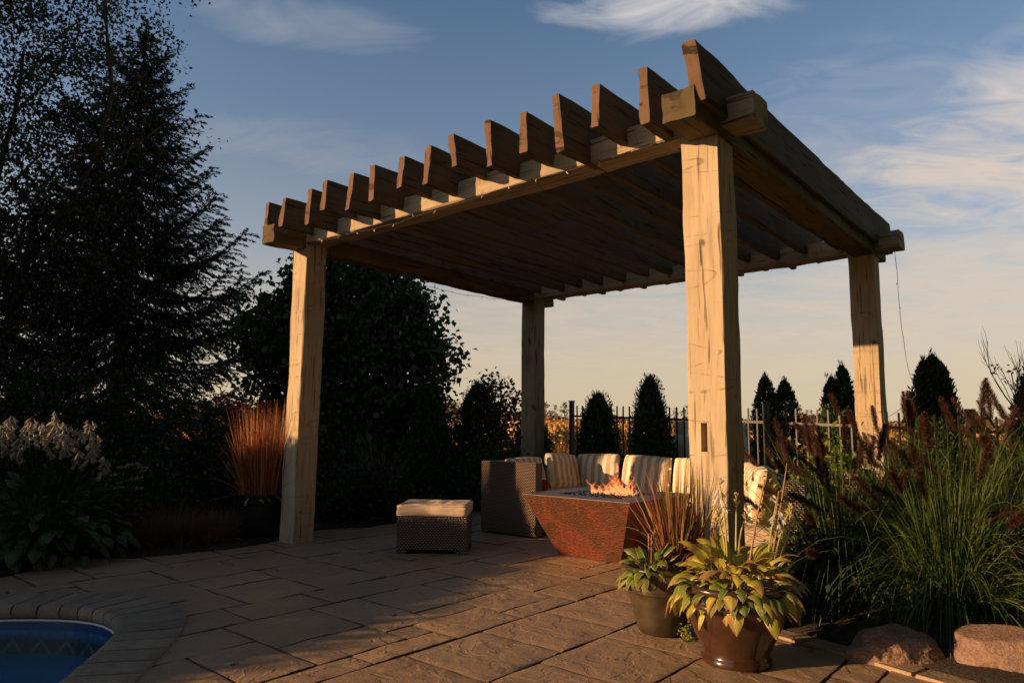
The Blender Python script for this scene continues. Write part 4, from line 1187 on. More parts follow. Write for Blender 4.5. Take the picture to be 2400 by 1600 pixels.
def plantmesh(name, data, mat, label, catn, c, group=None):
    o = meshobj(name, data[0], data[1], mat, tc=data[2], smooth=True, loc=c)
    return tag(o, label, catn, group)
def flower_bell(b, p, d, size):
    """six-petalled drooping bell"""
    d = d.normalized(); x = d.orthogonal().normalized(); y = d.cross(x)
    n = 6
    for k in range(n):
        a0, a1 = 2 * math.pi * k / n, 2 * math.pi * (k + 1) / n; am = (a0 + a1) / 2
        rad = lambda a_, r_: (x * math.cos(a_) + y * math.sin(a_)) * r_
        V = [p, p + d * size * .5 + rad(a0, size * .16), p + d * size * .5 + rad(a1, size * .16), p + d * size * .95 + rad(a0 + .12, size * .24), p + d * size * .95 + rad(a1 - .12, size * .24), p + d * size * 1.15 + rad(am, size * .42)]
        z = rnd.random(); b.add(V, [(0, 1, 2), (1, 3, 4, 2), (3, 5, 4)], [(0, 0, z)] * 6)
def stalks_with_flowers(parent, items):
    """items: (base, top, kind) ; kind f=flowers b=bud d=dry"""
    for (a_, t_, kind, bend) in items:
        a_, t_ = Vector(a_), Vector(t_); P = []
        for i in range(9):
            f = i / 8; P.append(a_.lerp(t_, f) + Vector((bend * math.sin(f * math.pi * .9), 0, 0)))
        b = MB(); b.tube(P, [.0052 - .0024 * i / 8 for i in range(9)], 6)
        if kind == 'd':
            for i in range(14):
                q = P[int(3 + 5 * rnd.random())]; q = q + Z * rnd.uniform(-.03, .03); b.tube([q, q + Vector((rnd.uniform(-1, 1), rnd.uniform(-1, 1), .6)) * .009], [.0024, .0008], 4)
        st = b.build('flower_stalk', M['drystalk'] if kind == 'd' else M['stalk'], parent, smooth=True)
        if kind == 'f':
            b = MB(); top = P[-1]
            for i in range(11):
                az = rnd.uniform(0, 6.28); q = top - Z * (.012 * i * .9) ; d = Vector((math.cos(az) * .7, math.sin(az) * .7, -1 if i > 3 else .3))
                flower_bell(b, q + Vector((math.cos(az), math.sin(az), 0)) * .008, d, rnd.uniform(.034, .046) if i > 3 else .022)
            b.build('flower', M['lilypetal'], st)
        if kind == 'b':
            b = MB(); top = P[-1]
            for i in range(9):
                az = rnd.uniform(0, 6.28); q = top - Z * (.005 * i); d = Vector((math.cos(az) * .55, math.sin(az) * .55, 1))
                flower_bell(b, q, d, rnd.uniform(.018, .030))
            b.build('bud', M['creambud'], st)
def grass_clump(c, n, ln, wd, spread, grav, r0, segs=7, zc=None, erect=.8):
    c = np.array(c); az = nr.uniform(0, 2 * math.pi, n); inc = np.abs(nr.normal(0, spread, n)); inc = np.clip(inc, 0, 1.35)
    d = np.stack([np.cos(az) * np.sin(inc), np.sin(az) * np.sin(inc), np.cos(inc)], 1)
    base = c + np.stack([np.cos(az), np.sin(az), az * 0], 1) * (r0 * nr.uniform(0, 1, n) ** .5)[:, None]
    return ribbons(base, d, ln * nr.uniform(.55, 1.1, n), wd * nr.uniform(.6, 1.2, n), segs, grav * nr.uniform(.3, 1.3, n), zc)

# front pot: big variegated hosta
hd = hosta('h', c1 + Z * .30, '', 150, .18, .135, .066, .115, None, 4, droop=.95, elr=(-.1, 1.3))
hb = plantmesh('hosta', hd, M['hosta'], 'big yellow-green hosta with browned leaf edges growing in the brown glazed pot', 'hosta', c1 + Z * .30)
# small green under-leaves
V, F, tc = [], [], []
rg = random.Random(31)
for i in range(90):
    az = rg.uniform(-3.4, .3); bs = c1 + Z * .30 + Vector((math.cos(az), math.sin(az), 0)) * rg.uniform(.10, .19)
    hosta_leaf(bs, az + rg.uniform(-.6, .6), rg.uniform(.1, 1.2), .05, rg.uniform(.07, .12), rg.uniform(.035, .055), rg.uniform(.8, 1.8), rg.random(), V, F, tc)
meshobj('young_leaves', V, F, M['hosta_green'], hb, tc=tc, smooth=True)
z0 = .42
def pz(px, py, Y): return at(px, py, Y)
def stk(bx, by, tx, ty, Y, k, bend=0): return (at(bx, by, Y), at(tx, ty, Y), k, bend)
stalks_with_flowers(hb, [stk(1705, 1320, 1682, 1120, 3.2, 'f', .01), stk(1700, 1300, 1676, 1205, 3.15, 'b', .012), stk(1725, 1290, 1726, 1165, 3.25, 'b'), stk(1732, 1300, 1752, 1204, 3.2, 'b', -.012),
                         stk(1752, 1350, 1794, 1123, 3.15, 'd', -.006), stk(1797, 1330, 1822, 1168, 3.2, 'f', -.004), stk(1805, 1330, 1844, 1085, 3.22, 'd', .004), stk(1812, 1330, 1852, 1195, 3.18, 'b', -.01),
                         stk(1815, 1340, 1860, 1190, 3.2, 'd', .012), stk(1800, 1330, 1826, 1150, 3.24, 'd')])
m_ = grass_clump(c1 + Vector((-.05, -.05, .30)), 26, .34, .005, .55, 1.1, .07)
meshobj('grass_blades', m_[0], m_[1], M['grass_green'], hb, tc=m_[2])
# second pot: smaller hosta + maroon grass
hd = hosta('h', c2 + Vector((-.06, -.06, .29)), '', 46, .09, .10, .045, .075, None, 9, droop=.75, elr=(.1, 1.3))
h2 = plantmesh('hosta', hd, M['hosta_green'], 'small green hosta with cream edges growing in the olive pot', 'hosta', c2 + Z * .29)
stalks_with_flowers(h2, [stk(1522, 1340, 1520, 1250, 3.55, 'd'), stk(1530, 1340, 1534, 1236, 3.56, 'd'), stk(1527, 1340, 1527, 1252, 3.58, 'd')])
gc = c2 + Vector((.10, .06, .30))
m_ = cat(grass_clump(gc, 300, .52, .0090, .25, .6, .07), grass_clump(gc, 90, .40, .007, .75, 1.3, .06))
tag(meshobj('ornamental_grass', m_[0], m_[1], M['grass_purple'], tc=m_[2], loc=gc), 'maroon and green ornamental grass growing in the olive pot', 'ornamental grass')
# left black pot: orange red grass, small hosta
gc = c3 + Z * .36
gc = gc + Vector((.03, 0, 0)); m_ = cat(grass_clump(gc, 800, .84, .008, .15, .30, .19), grass_clump(gc, 500, .62, .008, .26, .5, .19), grass_clump(gc, 260, .55, .006, .5, 1.3, .18))
tag(meshobj('ornamental_grass', m_[0], m_[1], M['grass_red'], tc=m_[2], loc=gc), 'tall fiery orange ornamental grass growing in the black ribbed pot', 'ornamental grass')
hd = hosta('h', c3 + Vector((.0, -.16, .37)), '', 12, .10, .10, .045, .05, None, 14, droop=1.2, elr=(.0, .9))
plantmesh('hosta', hd, M['hosta_green'], 'little green hosta at the foot of the orange grass in the black pot', 'hosta', c3 + Z * .37)
gc = L(.18, -.08, .02)
gc = c3 + Vector((.26, .10, 0)); gc.z = .36
m_ = grass_clump(c3 + Vector((.14, .08, .36)), 130, .58, .006, .50, .9, .07)
tag(meshobj('ornamental_grass', m_[0], m_[1], M['grass_purple'], tc=m_[2], loc=c3 + Vector((.14, .08, .36))), 'short dark maroon grass between the orange grass and the left post', 'ornamental grass')

# big fountain grasses on the right, with plumes
def plume(p, d, ln, r_, V, F, tc, nb=150):
    d = d / np.linalg.norm(d); t = nr.uniform(0, 1, nb); base = p + d * (t * ln)[:, None]
    o = np.cross(d, rand_unit(nb)); o /= np.linalg.norm(o, axis=1, keepdims=True)
    dirs = o * .7 + d * .8; dirs /= np.linalg.norm(dirs, axis=1, keepdims=True)
    env = np.clip(np.sin(np.pi * np.clip(t * .92 + .07, 0, 1)) ** .5, .2, 1)
    return ribbons(base, dirs, r_ * 1.2 * env * nr.uniform(.75, 1.15, nb), np.full(nb, .0028), 2, 0, nr.uniform(0, 1, nb))
def fountain(c, label, n, hgt, nplumes, seed, az0=None):
    c = Vector(c)
    m1 = cat(grass_clump(c, int(n * .8), hgt * 1.05, .0085, .45, 1.5, .16, 8), grass_clump(c, int(n * 1.3), hgt * 1.05, .008, .75, 2.3, .20, 10), grass_clump(c, n, hgt * .85, .008, .95, 3.0, .24, 9), grass_clump(c, int(n * 1.0), hgt * .62, .007, 1.0, 2.8, .30, 8))
    o = tag(meshobj('fountain_grass', m1[0], m1[1], M['grass_green'], tc=m1[2], loc=c), label, 'fountain grass', 'fountain grasses in the right hand bed')
    k = nplumes; az = nr.uniform(0, 2 * math.pi, k); inc = np.clip(np.abs(nr.normal(.55, .30, k)), .02, 1.2)
    d = np.stack([np.cos(az) * np.sin(inc), np.sin(az) * np.sin(inc), np.cos(inc)], 1)
    base = np.array(c) + np.stack([np.cos(az), np.sin(az), az * 0], 1) * .10
    ln = hgt * nr.uniform(.80, 1.15, k)
    cv, cf, ct, P = ribbons(base, d, ln, np.full(k, .0035), 7, .40, nr.uniform(.4, 1, k), side=rand_unit(k))
    meshobj('stems', cv, cf, M['grass_green'], o, tc=ct)
    for i in range(k):
        dd = P[i, -1] - P[i, -2]
        q = plume(P[i, -1] - dd * .6, dd, nr.uniform(.18, .26), .038, None, None, None, 800)
        meshobj('plume', q[0], q[1], M['plume'], o, tc=q[2])
    return o
fountain((2.40, 3.9, .06), 'fountain grass with dark plumes behind the brown pot and left boulder', 560, .98, 32, 1)
fountain((2.02, 4.32, .05), 'leftmost fountain grass leaning toward the potted hosta', 480, .92, 40, 6)
fountain((2.90, 3.98, .06), 'fountain grass with dark plumes standing behind the gap between the two boulders', 560, 1.0, 34, 2)
fountain((2.85, 5.15, .06), 'fountain grass with dark plumes in front of the far right pergola post', 380, 1.08, 34, 3)
fountain((3.45, 3.95, .06), 'fountain grass spilling over the boulder in the bottom right corner', 520, .9, 26, 7)
fountain((3.75, 4.7, .06), 'fountain grass with dark plumes at the right edge of the picture', 420, 1.08, 40, 4)

# boulders
def boulder(c, sx, sy, sz, seed, label, rotz=0, group=None):
    bm = bmesh.new(); bmesh.ops.create_icosphere(bm, subdivisions=6, radius=1); rg = random.Random(seed)
    pl = [(Vector((rg.gauss(0, 1), rg.gauss(0, 1), rg.gauss(0, 1))).normalized(), rg.uniform(.74, .95)) for _ in range(16)]
    for v in bm.verts:
        n = v.co.normalized(); r_ = 1 + fbm(n * 1.1 + Vector((seed, 0, 0)), 2) * .24 + fbm(n * 4 + Vector((seed, 2, 0)), 4) * .05 + fbm(n * 14 + Vector((seed, 2, 5)), 4) * .03
        q = n * r_
        for (pn, pd) in pl:
            e_ = q.dot(pn) - pd
            if e_ > 0: q = q - pn * (e_ * .88)
        q = Vector((q.x * sx, q.y * sy, max(q.z, -.45) * sz)); q.rotate(Matrix.Rotation(rotz, 3, 'Z')); v.co = q
    me = bpy.data.meshes.new('boulder'); bm.to_mesh(me); bm.free()
    me.polygons.foreach_set('use_smooth', np.ones(len(me.polygons), dtype=bool)); me.materials.append(M['rock'])
    o = bpy.data.objects.new('boulder', me); o.location = c; link(o); return tag(o, label, 'boulder', group)
bd_ = g(2135, 1565); boulder((bd_.x + .0, bd_.y + .13, .01), .235, .13, .13, 2, 'pinkish granite boulder at the bed edge, left of two', .2, 'boulders along the bed edge')
bd_ = g(2375, 1600); boulder((bd_.x + .09, bd_.y + .18, .02), .22, .17, .17, 5, 'pinkish granite boulder in the bottom right corner of the picture', -.3, 'boulders along the bed edge')
boulder(at(2005, 1120, 5.7) - Z * .25, .26, .18, .40, 9, 'pale upright boulder in front of the far right post', .4, 'boulders along the bed edge')
boulder(at(2140, 1125, 6.0) - Z * .3, .3, .2, .36, 12, 'pale boulder half hidden by the plumes right of the far right post', .1, 'boulders along the bed edge')

# ================================================================== TREES
def limb(b, p, d, ln, r_, depth, tips, rg, spread=.6, up=.1, nseg=5, shrink=.68):
    P = [Vector(p)]; dd = Vector(d).normalized()
    for i in range(nseg):
        dd = (dd + Vector((rg.uniform(-1, 1), rg.uniform(-1, 1), rg.uniform(-.5, .8))) * .14 + Z * up * .1).normalized(); P.append(P[-1] + dd * ln / nseg)
    b.tube(P, [r_ * (1 - .5 * i / nseg) for i in range(nseg + 1)], 6)
    if depth == 0:
        tips.append((P, dd)); return
    for k in range(rg.choice((2, 3, 3))):
        f = rg.uniform(.4, 1); q = P[min(nseg, int(f * nseg + .5))]
        nd = (dd + Vector((rg.uniform(-1, 1), rg.uniform(-1, 1), rg.uniform(-.5, .9))) * spread).normalized()
        limb(b, q, nd, ln * shrink * rg.uniform(.8, 1.15), r_ * .5, depth - 1, tips, rg, spread, up, nseg, shrink)

# spruce
def spruce(c, hgt, rad, label, seed):
    rg = random.Random(seed); c = Vector(c)
    o = thing('spruce_tree', c, label, 'spruce tree')
    b = MB(); b.tube([c + Z * (hgt * t / 10) for t in range(11)], [.16 * (1 - t / 10.5) for t in range(11)], 8); b.build('trunk', M['bark'], o, smooth=True)
    C, Dv = [], []; wb = MB()
    z = .35
    while z < hgt - .25:
        f = z / hgt; env = rad * min(1, (1 - f) * 1.9) ** .95 * (1 if f > .1 else .9)
        nb = rg.choice((5, 6, 6)); off = rg.uniform(0, 6.28)
        for k in range(nb):
            az = off + k * 6.283 / nb + rg.uniform(-.3, .3); ln = max(.12, env * rg.choice((.6, .85, .95, 1.05, 1.2)) * rg.uniform(.9, 1.08))
            rise = .42 * (f - .42); m = max(3, int(ln / .10)); p = c + Z * (z + rg.uniform(-.05, .05)); side = Vector((-math.sin(az), math.cos(az), 0)); rad_ = Vector((math.cos(az), math.sin(az), 0))
            pts = []
            for i in range(m + 1):
                t = i / m; q = p + rad_ * (ln * t) + Z * (ln * (rise * t + (-.20 * math.sin(t * 2.4) + .24 * t * t * t))); pts.append(q)
                tw = (1 - abs(t - .5) * 1.2) * ln * .30 + .05
                dloc = rad_ if i == 0 else (pts[-1] - pts[-2]).normalized()
                for _ in range(16): C.append(q + Vector((rg.uniform(-.05, .05), rg.uniform(-.05, .05), rg.uniform(-.04, .03)))); Dv.append(dloc + Vector((rg.uniform(-.9, .9), rg.uniform(-.9, .9), rg.uniform(-.6, .6))))
                if t > .12:
                    for sg in (-1, 1):
                        l2 = tw * rg.uniform(.6, 1.15); td = (dloc * .8 + side * sg * rg.uniform(.5, 1) - Z * rg.uniform(.1, .45)).normalized(); nn = max(2, int(l2 / .04))
                        for j in range(nn):
                            s_ = (j + 1) / nn; qq = q + td * (l2 * s_) - Z * (.25 * s_ * s_ * l2)
                            for _ in range(4): C.append(qq + Vector((rg.uniform(-.022, .022), rg.uniform(-.022, .022), rg.uniform(-.035, .012)))); Dv.append(td + Vector((rg.uniform(-.8, .8), rg.uniform(-.8, .8), rg.uniform(-.9, .3))))
            wb.tube(pts, [.018 * (1 - .8 * i / m) * (.4 + ln / rad) for i in range(m + 1)], 4)
        z += rg.uniform(.17, .27) * (1 if f < .7 else .8)
    for i in range(60):
        C.append(c + Z * (hgt - rg.random() * .5)); Dv.append(Vector((rg.uniform(-.6, .6), rg.uniform(-.6, .6), 1)))
    wb.build('branches', M['bark'], o)
    C = np.array([tuple(q) for q in C]); Dv = np.array([tuple(q) for q in Dv]); Dv /= np.linalg.norm(Dv, axis=1, keepdims=True)
    v, f_, t_ = leaves(C, .085, .26, D=Dv, zc=None, fold=.05)
    meshobj('crown', v, f_, M['spruce'], o, tc=t_)
    return o
_sp = at(345, 52, 13.2); spruce((_sp.x, 13.2, 0), _sp.z, 2.25, 'tall dark spruce tree behind the flower bed on the left', 3)

# birch: airy crown with hanging leaves
def leafy(name, c, label, catn, stems, leafmat, lsize, per_tip, spread_r, seed, depth=3, len0=2.2, r0=.08, droop=.4, sp=.6, up=.3, asp=.6, shrink=.68, group=None, hang=0.0, barkm='bark', filt=None, fillpts=None):
    rg = random.Random(seed); o = thing(name, c, label, catn, group); b = MB(); tips = []
    for (off, d, l_, r_) in stems:
        limb(b, Vector(c) + Vector(off), Vector(d), l_, r_, depth, tips, rg, sp, up, 5, shrink)
    C = []
    for (P, dd) in tips:
        for _ in range(per_tip):
            q = P[rg.randrange(1, len(P))]; h_ = rg.random() ** 1.5 * hang
            p = q + Vector((rg.gauss(0, spread_r), rg.gauss(0, spread_r), rg.gauss(0, spread_r) - h_))
            if filt is None or filt(p): C.append(tuple(p))
    if fillpts is not None: C += [tuple(p) for p in fillpts]
    b.build('trunk', M[barkm], o, smooth=True)
    C = np.array(C); v, f_, t_ = leaves(C, lsize, asp, droop=droop)
    meshobj('crown', v, f_, M[leafmat], o, tc=t_)
    return o, tips
bx = Vector((-8.1, 10.6, 0))
rgf = random.Random(77)
fill = []
for _ in range(1650):
    zz = rgf.uniform(.6, 10.6)
    p = Vector((rgf.gauss(-7.6 - .05 * zz, 1.15), rgf.gauss(10.6, .9), zz))
    if p.x > -5.75 - .03 * max(0, zz - 5): continue
    r_ = rgf.uniform(.09, .24)
    for _ in range(34): fill.append(p + Vector((rgf.gauss(0, r_), rgf.gauss(0, r_), rgf.gauss(0, r_ * .7) - .1)))
leafy('birch_tree', bx, 'tall airy birch tree with small leaves at the left edge of the picture', 'birch tree',
      [((0, 0, 0), (-.01, 0, 1), 4.6, .09), ((-.05, 0, 4.2), (-.03, 0, 1), 3.2, .05), ((.0, .1, 2.0), (.6, -.1, 1), 1.5, .035), ((0, 0, 2.8), (-.6, .2, 1), 1.5, .035), ((0, 0, 3.2), (.7, .1, .8), 1.3, .03), ((0, 0, 4.6), (.7, .1, .9), 1.2, .025)],
      'birch', .066, 60, .16, 5, depth=2, droop=.6, sp=.7, hang=.5, shrink=.6, fillpts=fill)
# lilac / multi-stem tree left of centre
lx = Vector((-2.55, 10.8, 0))
stems = []
rs = random.Random(15)
for k in range(11):
    a_ = rs.uniform(0, 6.28); stems.append(((math.cos(a_) * .35, math.sin(a_) * .25, 0), (math.cos(a_) * rs.uniform(.1, .5), math.sin(a_) * .3, 1.1), rs.uniform(1.3, 2.0), .035))
fill = []
rgf = random.Random(78)
# crown outline: centre px 815, half width ~ 235 px at z~2.2, dome top z 3.6
k = 0
while k < 780:
    x, y, z = rgf.uniform(-1.75, 1.70), rgf.uniform(-1.2, 1.2), rgf.uniform(.25, 3.75)
    w_ = 1.68 * math.sqrt(max(0, 1 - ((z - 1.9) / 1.85) ** 2)) if z > 1.9 else 1.68 - (1.9 - z) * .08
    w_ *= .90 + .22 * fbm((x * 1.2, z * 1.2, y), 2)
    if (x / w_ if w_ > .05 else 9) ** 2 + (y / (w_ * .75) if w_ > .05 else 9) ** 2 > 1: continue
    dcen = (x / w_) ** 2 + (y / (w_ * .75)) ** 2
    if dcen < .35 and rgf.random() < .5: continue
    if .9 < z < 2.2 and rgf.random() < .3: continue
    if z > 3.0 and x < -.9 and rgf.random() < .3: continue
    r_ = rgf.uniform(.12, .26); k += 1
    for _ in range(52): fill.append(lx + Vector((x + rgf.gauss(0, r_), y + rgf.gauss(0, r_), z + rgf.gauss(0, r_ * .8))))
leafy('lilac_tree', lx, 'round multi-stemmed tree with broad leaves behind the left post', 'lilac tree', stems, 'lilac', .095, 14, .12, 8, depth=2, asp=.85, droop=.5, up=.8, sp=.5, shrink=.7, fillpts=fill)

# thujas
def thuja_mesh(hgt, rad, seed, n=15000, tops=((0, 0, 1),)):
    r_ = np.random.default_rng(seed); z = r_.uniform(0, 1, n) ** 1.15; az = r_.uniform(0, 2 * math.pi, n); q = np.sqrt(r_.uniform(.35, 1, n))
    top = r_.integers(0, len(tops), n); tx = np.array([t[0] for t in tops])[top]; ty = np.array([t[1] for t in tops])[top]; th = np.array([t[2] for t in tops])[top]
    zz = z * hgt * th
    env = rad * np.clip((1 - z), 0, 1) ** .52 * (1 if len(tops) == 1 else .80) * (.85 + .15 * np.sin(np.clip(z * 5, 0, 1.57)))
    lump = 1 + .15 * np.sin(az * 3 + z * 9 + seed * 2.1) * np.sin(z * 13 + az * 2 + seed) + .10 * np.sin(az * 7 + z * 31 + seed) + .13 * r_.normal(size=n)
    rr_ = env * q * lump
    C = np.stack([rr_ * np.cos(az) + tx * rad * np.clip(z * 1.6, 0, 1), rr_ * np.sin(az) + ty * rad, zz + .04], 1)
    Dv = np.stack([np.cos(az) * .45, np.sin(az) * .45, np.ones(n) * 1.1], 1) + r_.normal(size=(n, 3)) * .3
    Dv /= np.linalg.norm(Dv, axis=1, keepdims=True)
    v, f_, t_ = leaves(C, .052 * (hgt / 1.6) ** .4, .42, D=Dv, fold=.1)
    # wispy leaders
    ex = []
    for k, t in enumerate(tops):
        m = 60; zz = r_.uniform(.90, 1.06, m) * hgt * t[2]; C2 = np.stack([r_.normal(0, .02, m) + t[0] * rad, r_.normal(0, .02, m) + t[1] * rad, zz], 1)
        d2 = np.stack([r_.normal(0, .25, m), r_.normal(0, .25, m), np.ones(m)], 1); d2 /= np.linalg.norm(d2, axis=1, keepdims=True)
        ex.append(leaves(C2, .06, .2, D=d2))
    m = 420; zs = r_.uniform(.08, 1.0, m); as_ = r_.uniform(0, 6.283, m); es = rad * np.clip(1 - zs, 0, 1) ** .52
    cs = np.stack([es * np.cos(as_), es * np.sin(as_), zs * hgt], 1); ds = np.stack([np.cos(as_) * .5, np.sin(as_) * .5, np.ones(m)], 1); ds /= np.linalg.norm(ds, axis=1, keepdims=True)
    if len(tops) == 1:
        for j in range(5): ex.append(leaves(cs + ds * (.02 + .022 * j) + r_.normal(0, .01, (m, 3)), .045, .3, D=ds + r_.normal(0, .3, (m, 3))))
    return cat((v, f_, t_), *ex)
def thuja(c, hgt, rad, label, seed, tops=((0, 0, 1),), n=13000):
    c = Vector(c); o = thing('cedar_tree', c, label, 'cedar tree', 'columnar cedars along the fence')
    b = MB(); b.tube([c - Z * .02, c + Z * hgt * .5, c + Z * hgt * .9], [.035, .022, .008], 6); b.build('trunk', M['bark'], o)
    v, f_, t_ = thuja_mesh(hgt, rad, seed, n, tops); v = v + np.array(c)
    meshobj('crown', v, f_, M['thuja'], o, tc=t_); return o
def thpx(px, ytop, Y, halfpx, label, seed, **k):
    p = at(px, ytop, Y); thuja((p.x, Y, -.02), p.z + .02, halfpx * Y / 1230, label, seed, **k)
thpx(1402, 930, 9.35, 52, 'dark cedar tree just right of the tall black fence post', 1)
thpx(1523, 893, 8.9, 49, 'taller pointed dark cedar tree left of the carved post', 2)
thpx(1815, 890, 9.0, 56, 'twin-topped cedar tree right of the carved post', 3, tops=((-.30, 0, 1), (.30, 0, .97)))
thpx(1966, 866, 8.4, 52, 'cedar tree half hidden behind the far right pergola post', 4, tops=((-.28, 0, .92), (.1, 0, 1.0)))
thpx(2180, 842, 8.0, 66, 'broad blunt cedar tree right of the far right pergola post', 5, tops=((-.18, 0, .97), (.05, 0, 1), (.22, 0, .96)), n=20000)
thpx(2425, 860, 7.9, 60, 'cedar tree cut off by the right edge of the picture', 6)
thpx(1010, 905, 9.9, 52, 'dark cedar tree at the right foot of the round tree', 7)
thpx(1248, 965, 10.6, 46, 'dark cedar tree behind the rear pergola post', 8)
thpx(1120, 905, 10.4, 62, 'dark cedar tree wrapped in a reddish vine', 9)
# vine over the cedar
vp = at(1160, 885, 10.3); fillv = []
for _ in range(80):
    t = rnd.random(); az = rnd.uniform(0, 6.28); r_ = .30 * math.sqrt(max(0, 1 - t ** 3)) + .05
    p = Vector((vp.x + math.cos(az) * r_ * 1.2, 10.3 + math.sin(az) * r_, .15 + t * (vp.z - .2)))
    for _ in range(26): fillv.append(p + Vector((rnd.gauss(0, .07), rnd.gauss(0, .07), rnd.gauss(0, .08))))
leafy('climbing_vine', Vector((vp.x, 10.3, 0)), 'dark reddish climbing vine heaped over a cedar left of the rear post', 'vine', [((0, 0, 0), (.1, 0, 1), .8, .015), ((.05, 0, 0), (-.2, 0, 1), .8, .015), ((0, 0, .3), (.2, 0, 1), .7, .012)], 'vine', .06, 20, .10, 4, depth=1, fillpts=fillv, asp=.8, droop=.6)

# shrubs
def shrub(name, px, ybase, Y, wpx, ytop, label, mat, lsize, nclump, seed, per=40, asp=.6, catn='shrub', flowers=None, group=None, dens=1.0):
    rg = random.Random(seed); top = at(px, ytop, Y); c = Vector((top.x, Y, 0.0)); hw = wpx / 2 * Y / 1622; h_ = top.z
    pts = []
    for _ in range(nclump):
        az = rg.uniform(0, 6.28); r_ = hw * math.sqrt(rg.random()); t = rg.random()
        env = 1 - (r_ / hw) ** 2.5
        p = c + Vector((math.cos(az) * r_, math.sin(az) * r_ * .8, .05 + t * h_ * (.35 + .65 * env)))
        s_ = rg.uniform(.05, .11) * (1 + hw * .5)
        for _ in range(per): pts.append(p + Vector((rg.gauss(0, s_), rg.gauss(0, s_), rg.gauss(0, s_))))
    stems = [((rg.uniform(-.2, .2) * hw, rg.uniform(-.2, .2) * hw, 0), (rg.uniform(-.6, .6), rg.uniform(-.4, .4), 1), h_ * .45, .012) for _ in range(7)]
    o, tips = leafy(name, c, label, catn, stems, mat, lsize, 8, .06, seed, depth=1, fillpts=pts, asp=asp, group=group)
    return o, c, h_, hw
shrub('shrub', 90, 1100, 8.2, 460, 870, 'dark leafy shrub mass at the far left below the birch', 'shrub', .06, 300, 41)
shrub('shrub', 350, 1100, 8.6, 330, 850, 'dark feathery shrub below the spruce tree', 'shrub', .05, 260, 42, asp=.3)
o, c_, h_, hw = shrub('flowering_shrub', 515, 1180, 7.6, 230, 955, 'dark shrub with crimson flower heads left of the orange grass', 'shrub', .055, 190, 43)
b = MB(); rg = random.Random(6)
for (px, py) in ((525, 928), (530, 935), (560, 958), (572, 950), (548, 965), (520, 940)):
    p = at(px, py, 7.3)
    for _ in range(26):
        q = p + Vector((rg.gauss(0, .03), rg.gauss(0, .03), rg.gauss(0, .03))); d = Vector((rg.uniform(-1, 1), rg.uniform(-1, 1), rg.uniform(0, 1)))
        flower_bell(b, q, d, .025)
b.build('flower', M['pinkflower'], o)
shrub('shrub', 700, 1200, 8.4, 200, 1000, 'dark low shrub behind the left post', 'shrub', .055, 130, 44)
shrub('shrub', 850, 1230, 8.0, 260, 1120, 'dark green low shrub behind the ottoman', 'shrub', .05, 120, 45)
shrub('shrub', 330, 1160, 6.9, 300, 1080, 'low dark shrub behind the white blossoms on the left', 'shrub', .05, 150, 51)
shrub('shrub', 1170, 1200, 9.0, 240, 1040, 'low dark shrub behind the sofa armrest', 'shrub', .05, 110, 52)
# grey twiggy bush
def twiggy(px, Y, ytop, n, label, mat='twig', spread=.8, seed=3, ln=.6):
    rg = random.Random(seed); top = at(px, ytop, Y); c = Vector((top.x, Y, 0)); o = thing('twiggy_bush', c, label, 'bush'); b = MB(); tips = []
    for _ in range(n):
        limb(b, c + Vector((rg.uniform(-.25, .25), rg.uniform(-.2, .2), 0)), Vector((rg.uniform(-spread, spread), rg.uniform(-.5, .5), 1)), ln * rg.uniform(.7, 1.1), .006, 2, tips, rg, .7, .3, 4, .6)
    b.build('twigs', M[mat], o)
    return o
twiggy(880, 7.9, 1020, 34, 'bare grey twiggy bush in the shade behind the ottoman')
# left bed: hosta with white flower spikes
hp = at(110, 1150, 5.35); hp.z = .12
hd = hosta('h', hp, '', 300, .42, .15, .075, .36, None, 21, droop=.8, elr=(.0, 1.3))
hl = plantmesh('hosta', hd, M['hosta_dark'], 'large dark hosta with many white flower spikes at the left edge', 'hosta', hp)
items = []
rg = random.Random(8)
b = MB(); bs = MB()
for (px, py) in ((10, 1000), (25, 985), (75, 990), (60, 1010), (130, 975), (115, 1000), (150, 1005), (165, 1010), (185, 1015), (210, 995), (225, 1025), (215, 1045), (185, 1060), (20, 1030), (45, 1040), (120, 1030), (140, 1000), (245, 1080), (0, 1010), (95, 1000), (155, 1030)):
    Yd = 5.2 + rg.uniform(-.15, .2); t_ = at(px, py, Yd); bs.tube([hp + Vector(((t_.x - hp.x) * .4, rg.uniform(-.1, .1), .1)), hp.lerp(t_, .6) + Z * .06, t_], [.004, .003, .002], 5)
    for i in range(20):
        az = rg.uniform(0, 6.28); q = t_ + Z * (.04 - .010 * i * .75) + Vector((math.cos(az), math.sin(az), 0)) * .012
        flower_bell(b, q, Vector((math.cos(az) * .7, math.sin(az) * .7, -1)), rg.uniform(.035, .052))
bs.build('flower_stalks', M['shrub'], hl); b.build('flower', M['whiteflower'], hl)
# white flat-topped flowers
wp = at(300, 1150, 5.9); wp.z = .1
o = thing('white_flowers', wp, 'flat-topped white flower cluster on thin stems right of the white hosta spikes', 'flowering plant'); b = MB(); bs = MB()
for (px, py, n) in ((300, 1092, 26), (285, 1098, 22), (320, 1090, 22), (335, 1098, 18), (268, 1115, 16), (320, 1122, 20), (338, 1105, 12), (280, 1145, 20), (262, 1148, 10), (325, 1146, 12), (275, 1135, 10), (305, 1128, 10)):
    t_ = at(px, py, 5.75 + rg.uniform(-.1, .1)); bs.tube([wp + Vector((rg.uniform(-.05, .05), 0, 0)), wp.lerp(t_, .6) + Z * .04, t_], .0025, 4)
    for _ in range(n): flower_bell(b, t_ + Vector((rg.gauss(0, .022), rg.gauss(0, .02), rg.gauss(0, .005))), Vector((rg.uniform(-.4, .4), rg.uniform(-.4, .4), 1)), .016)
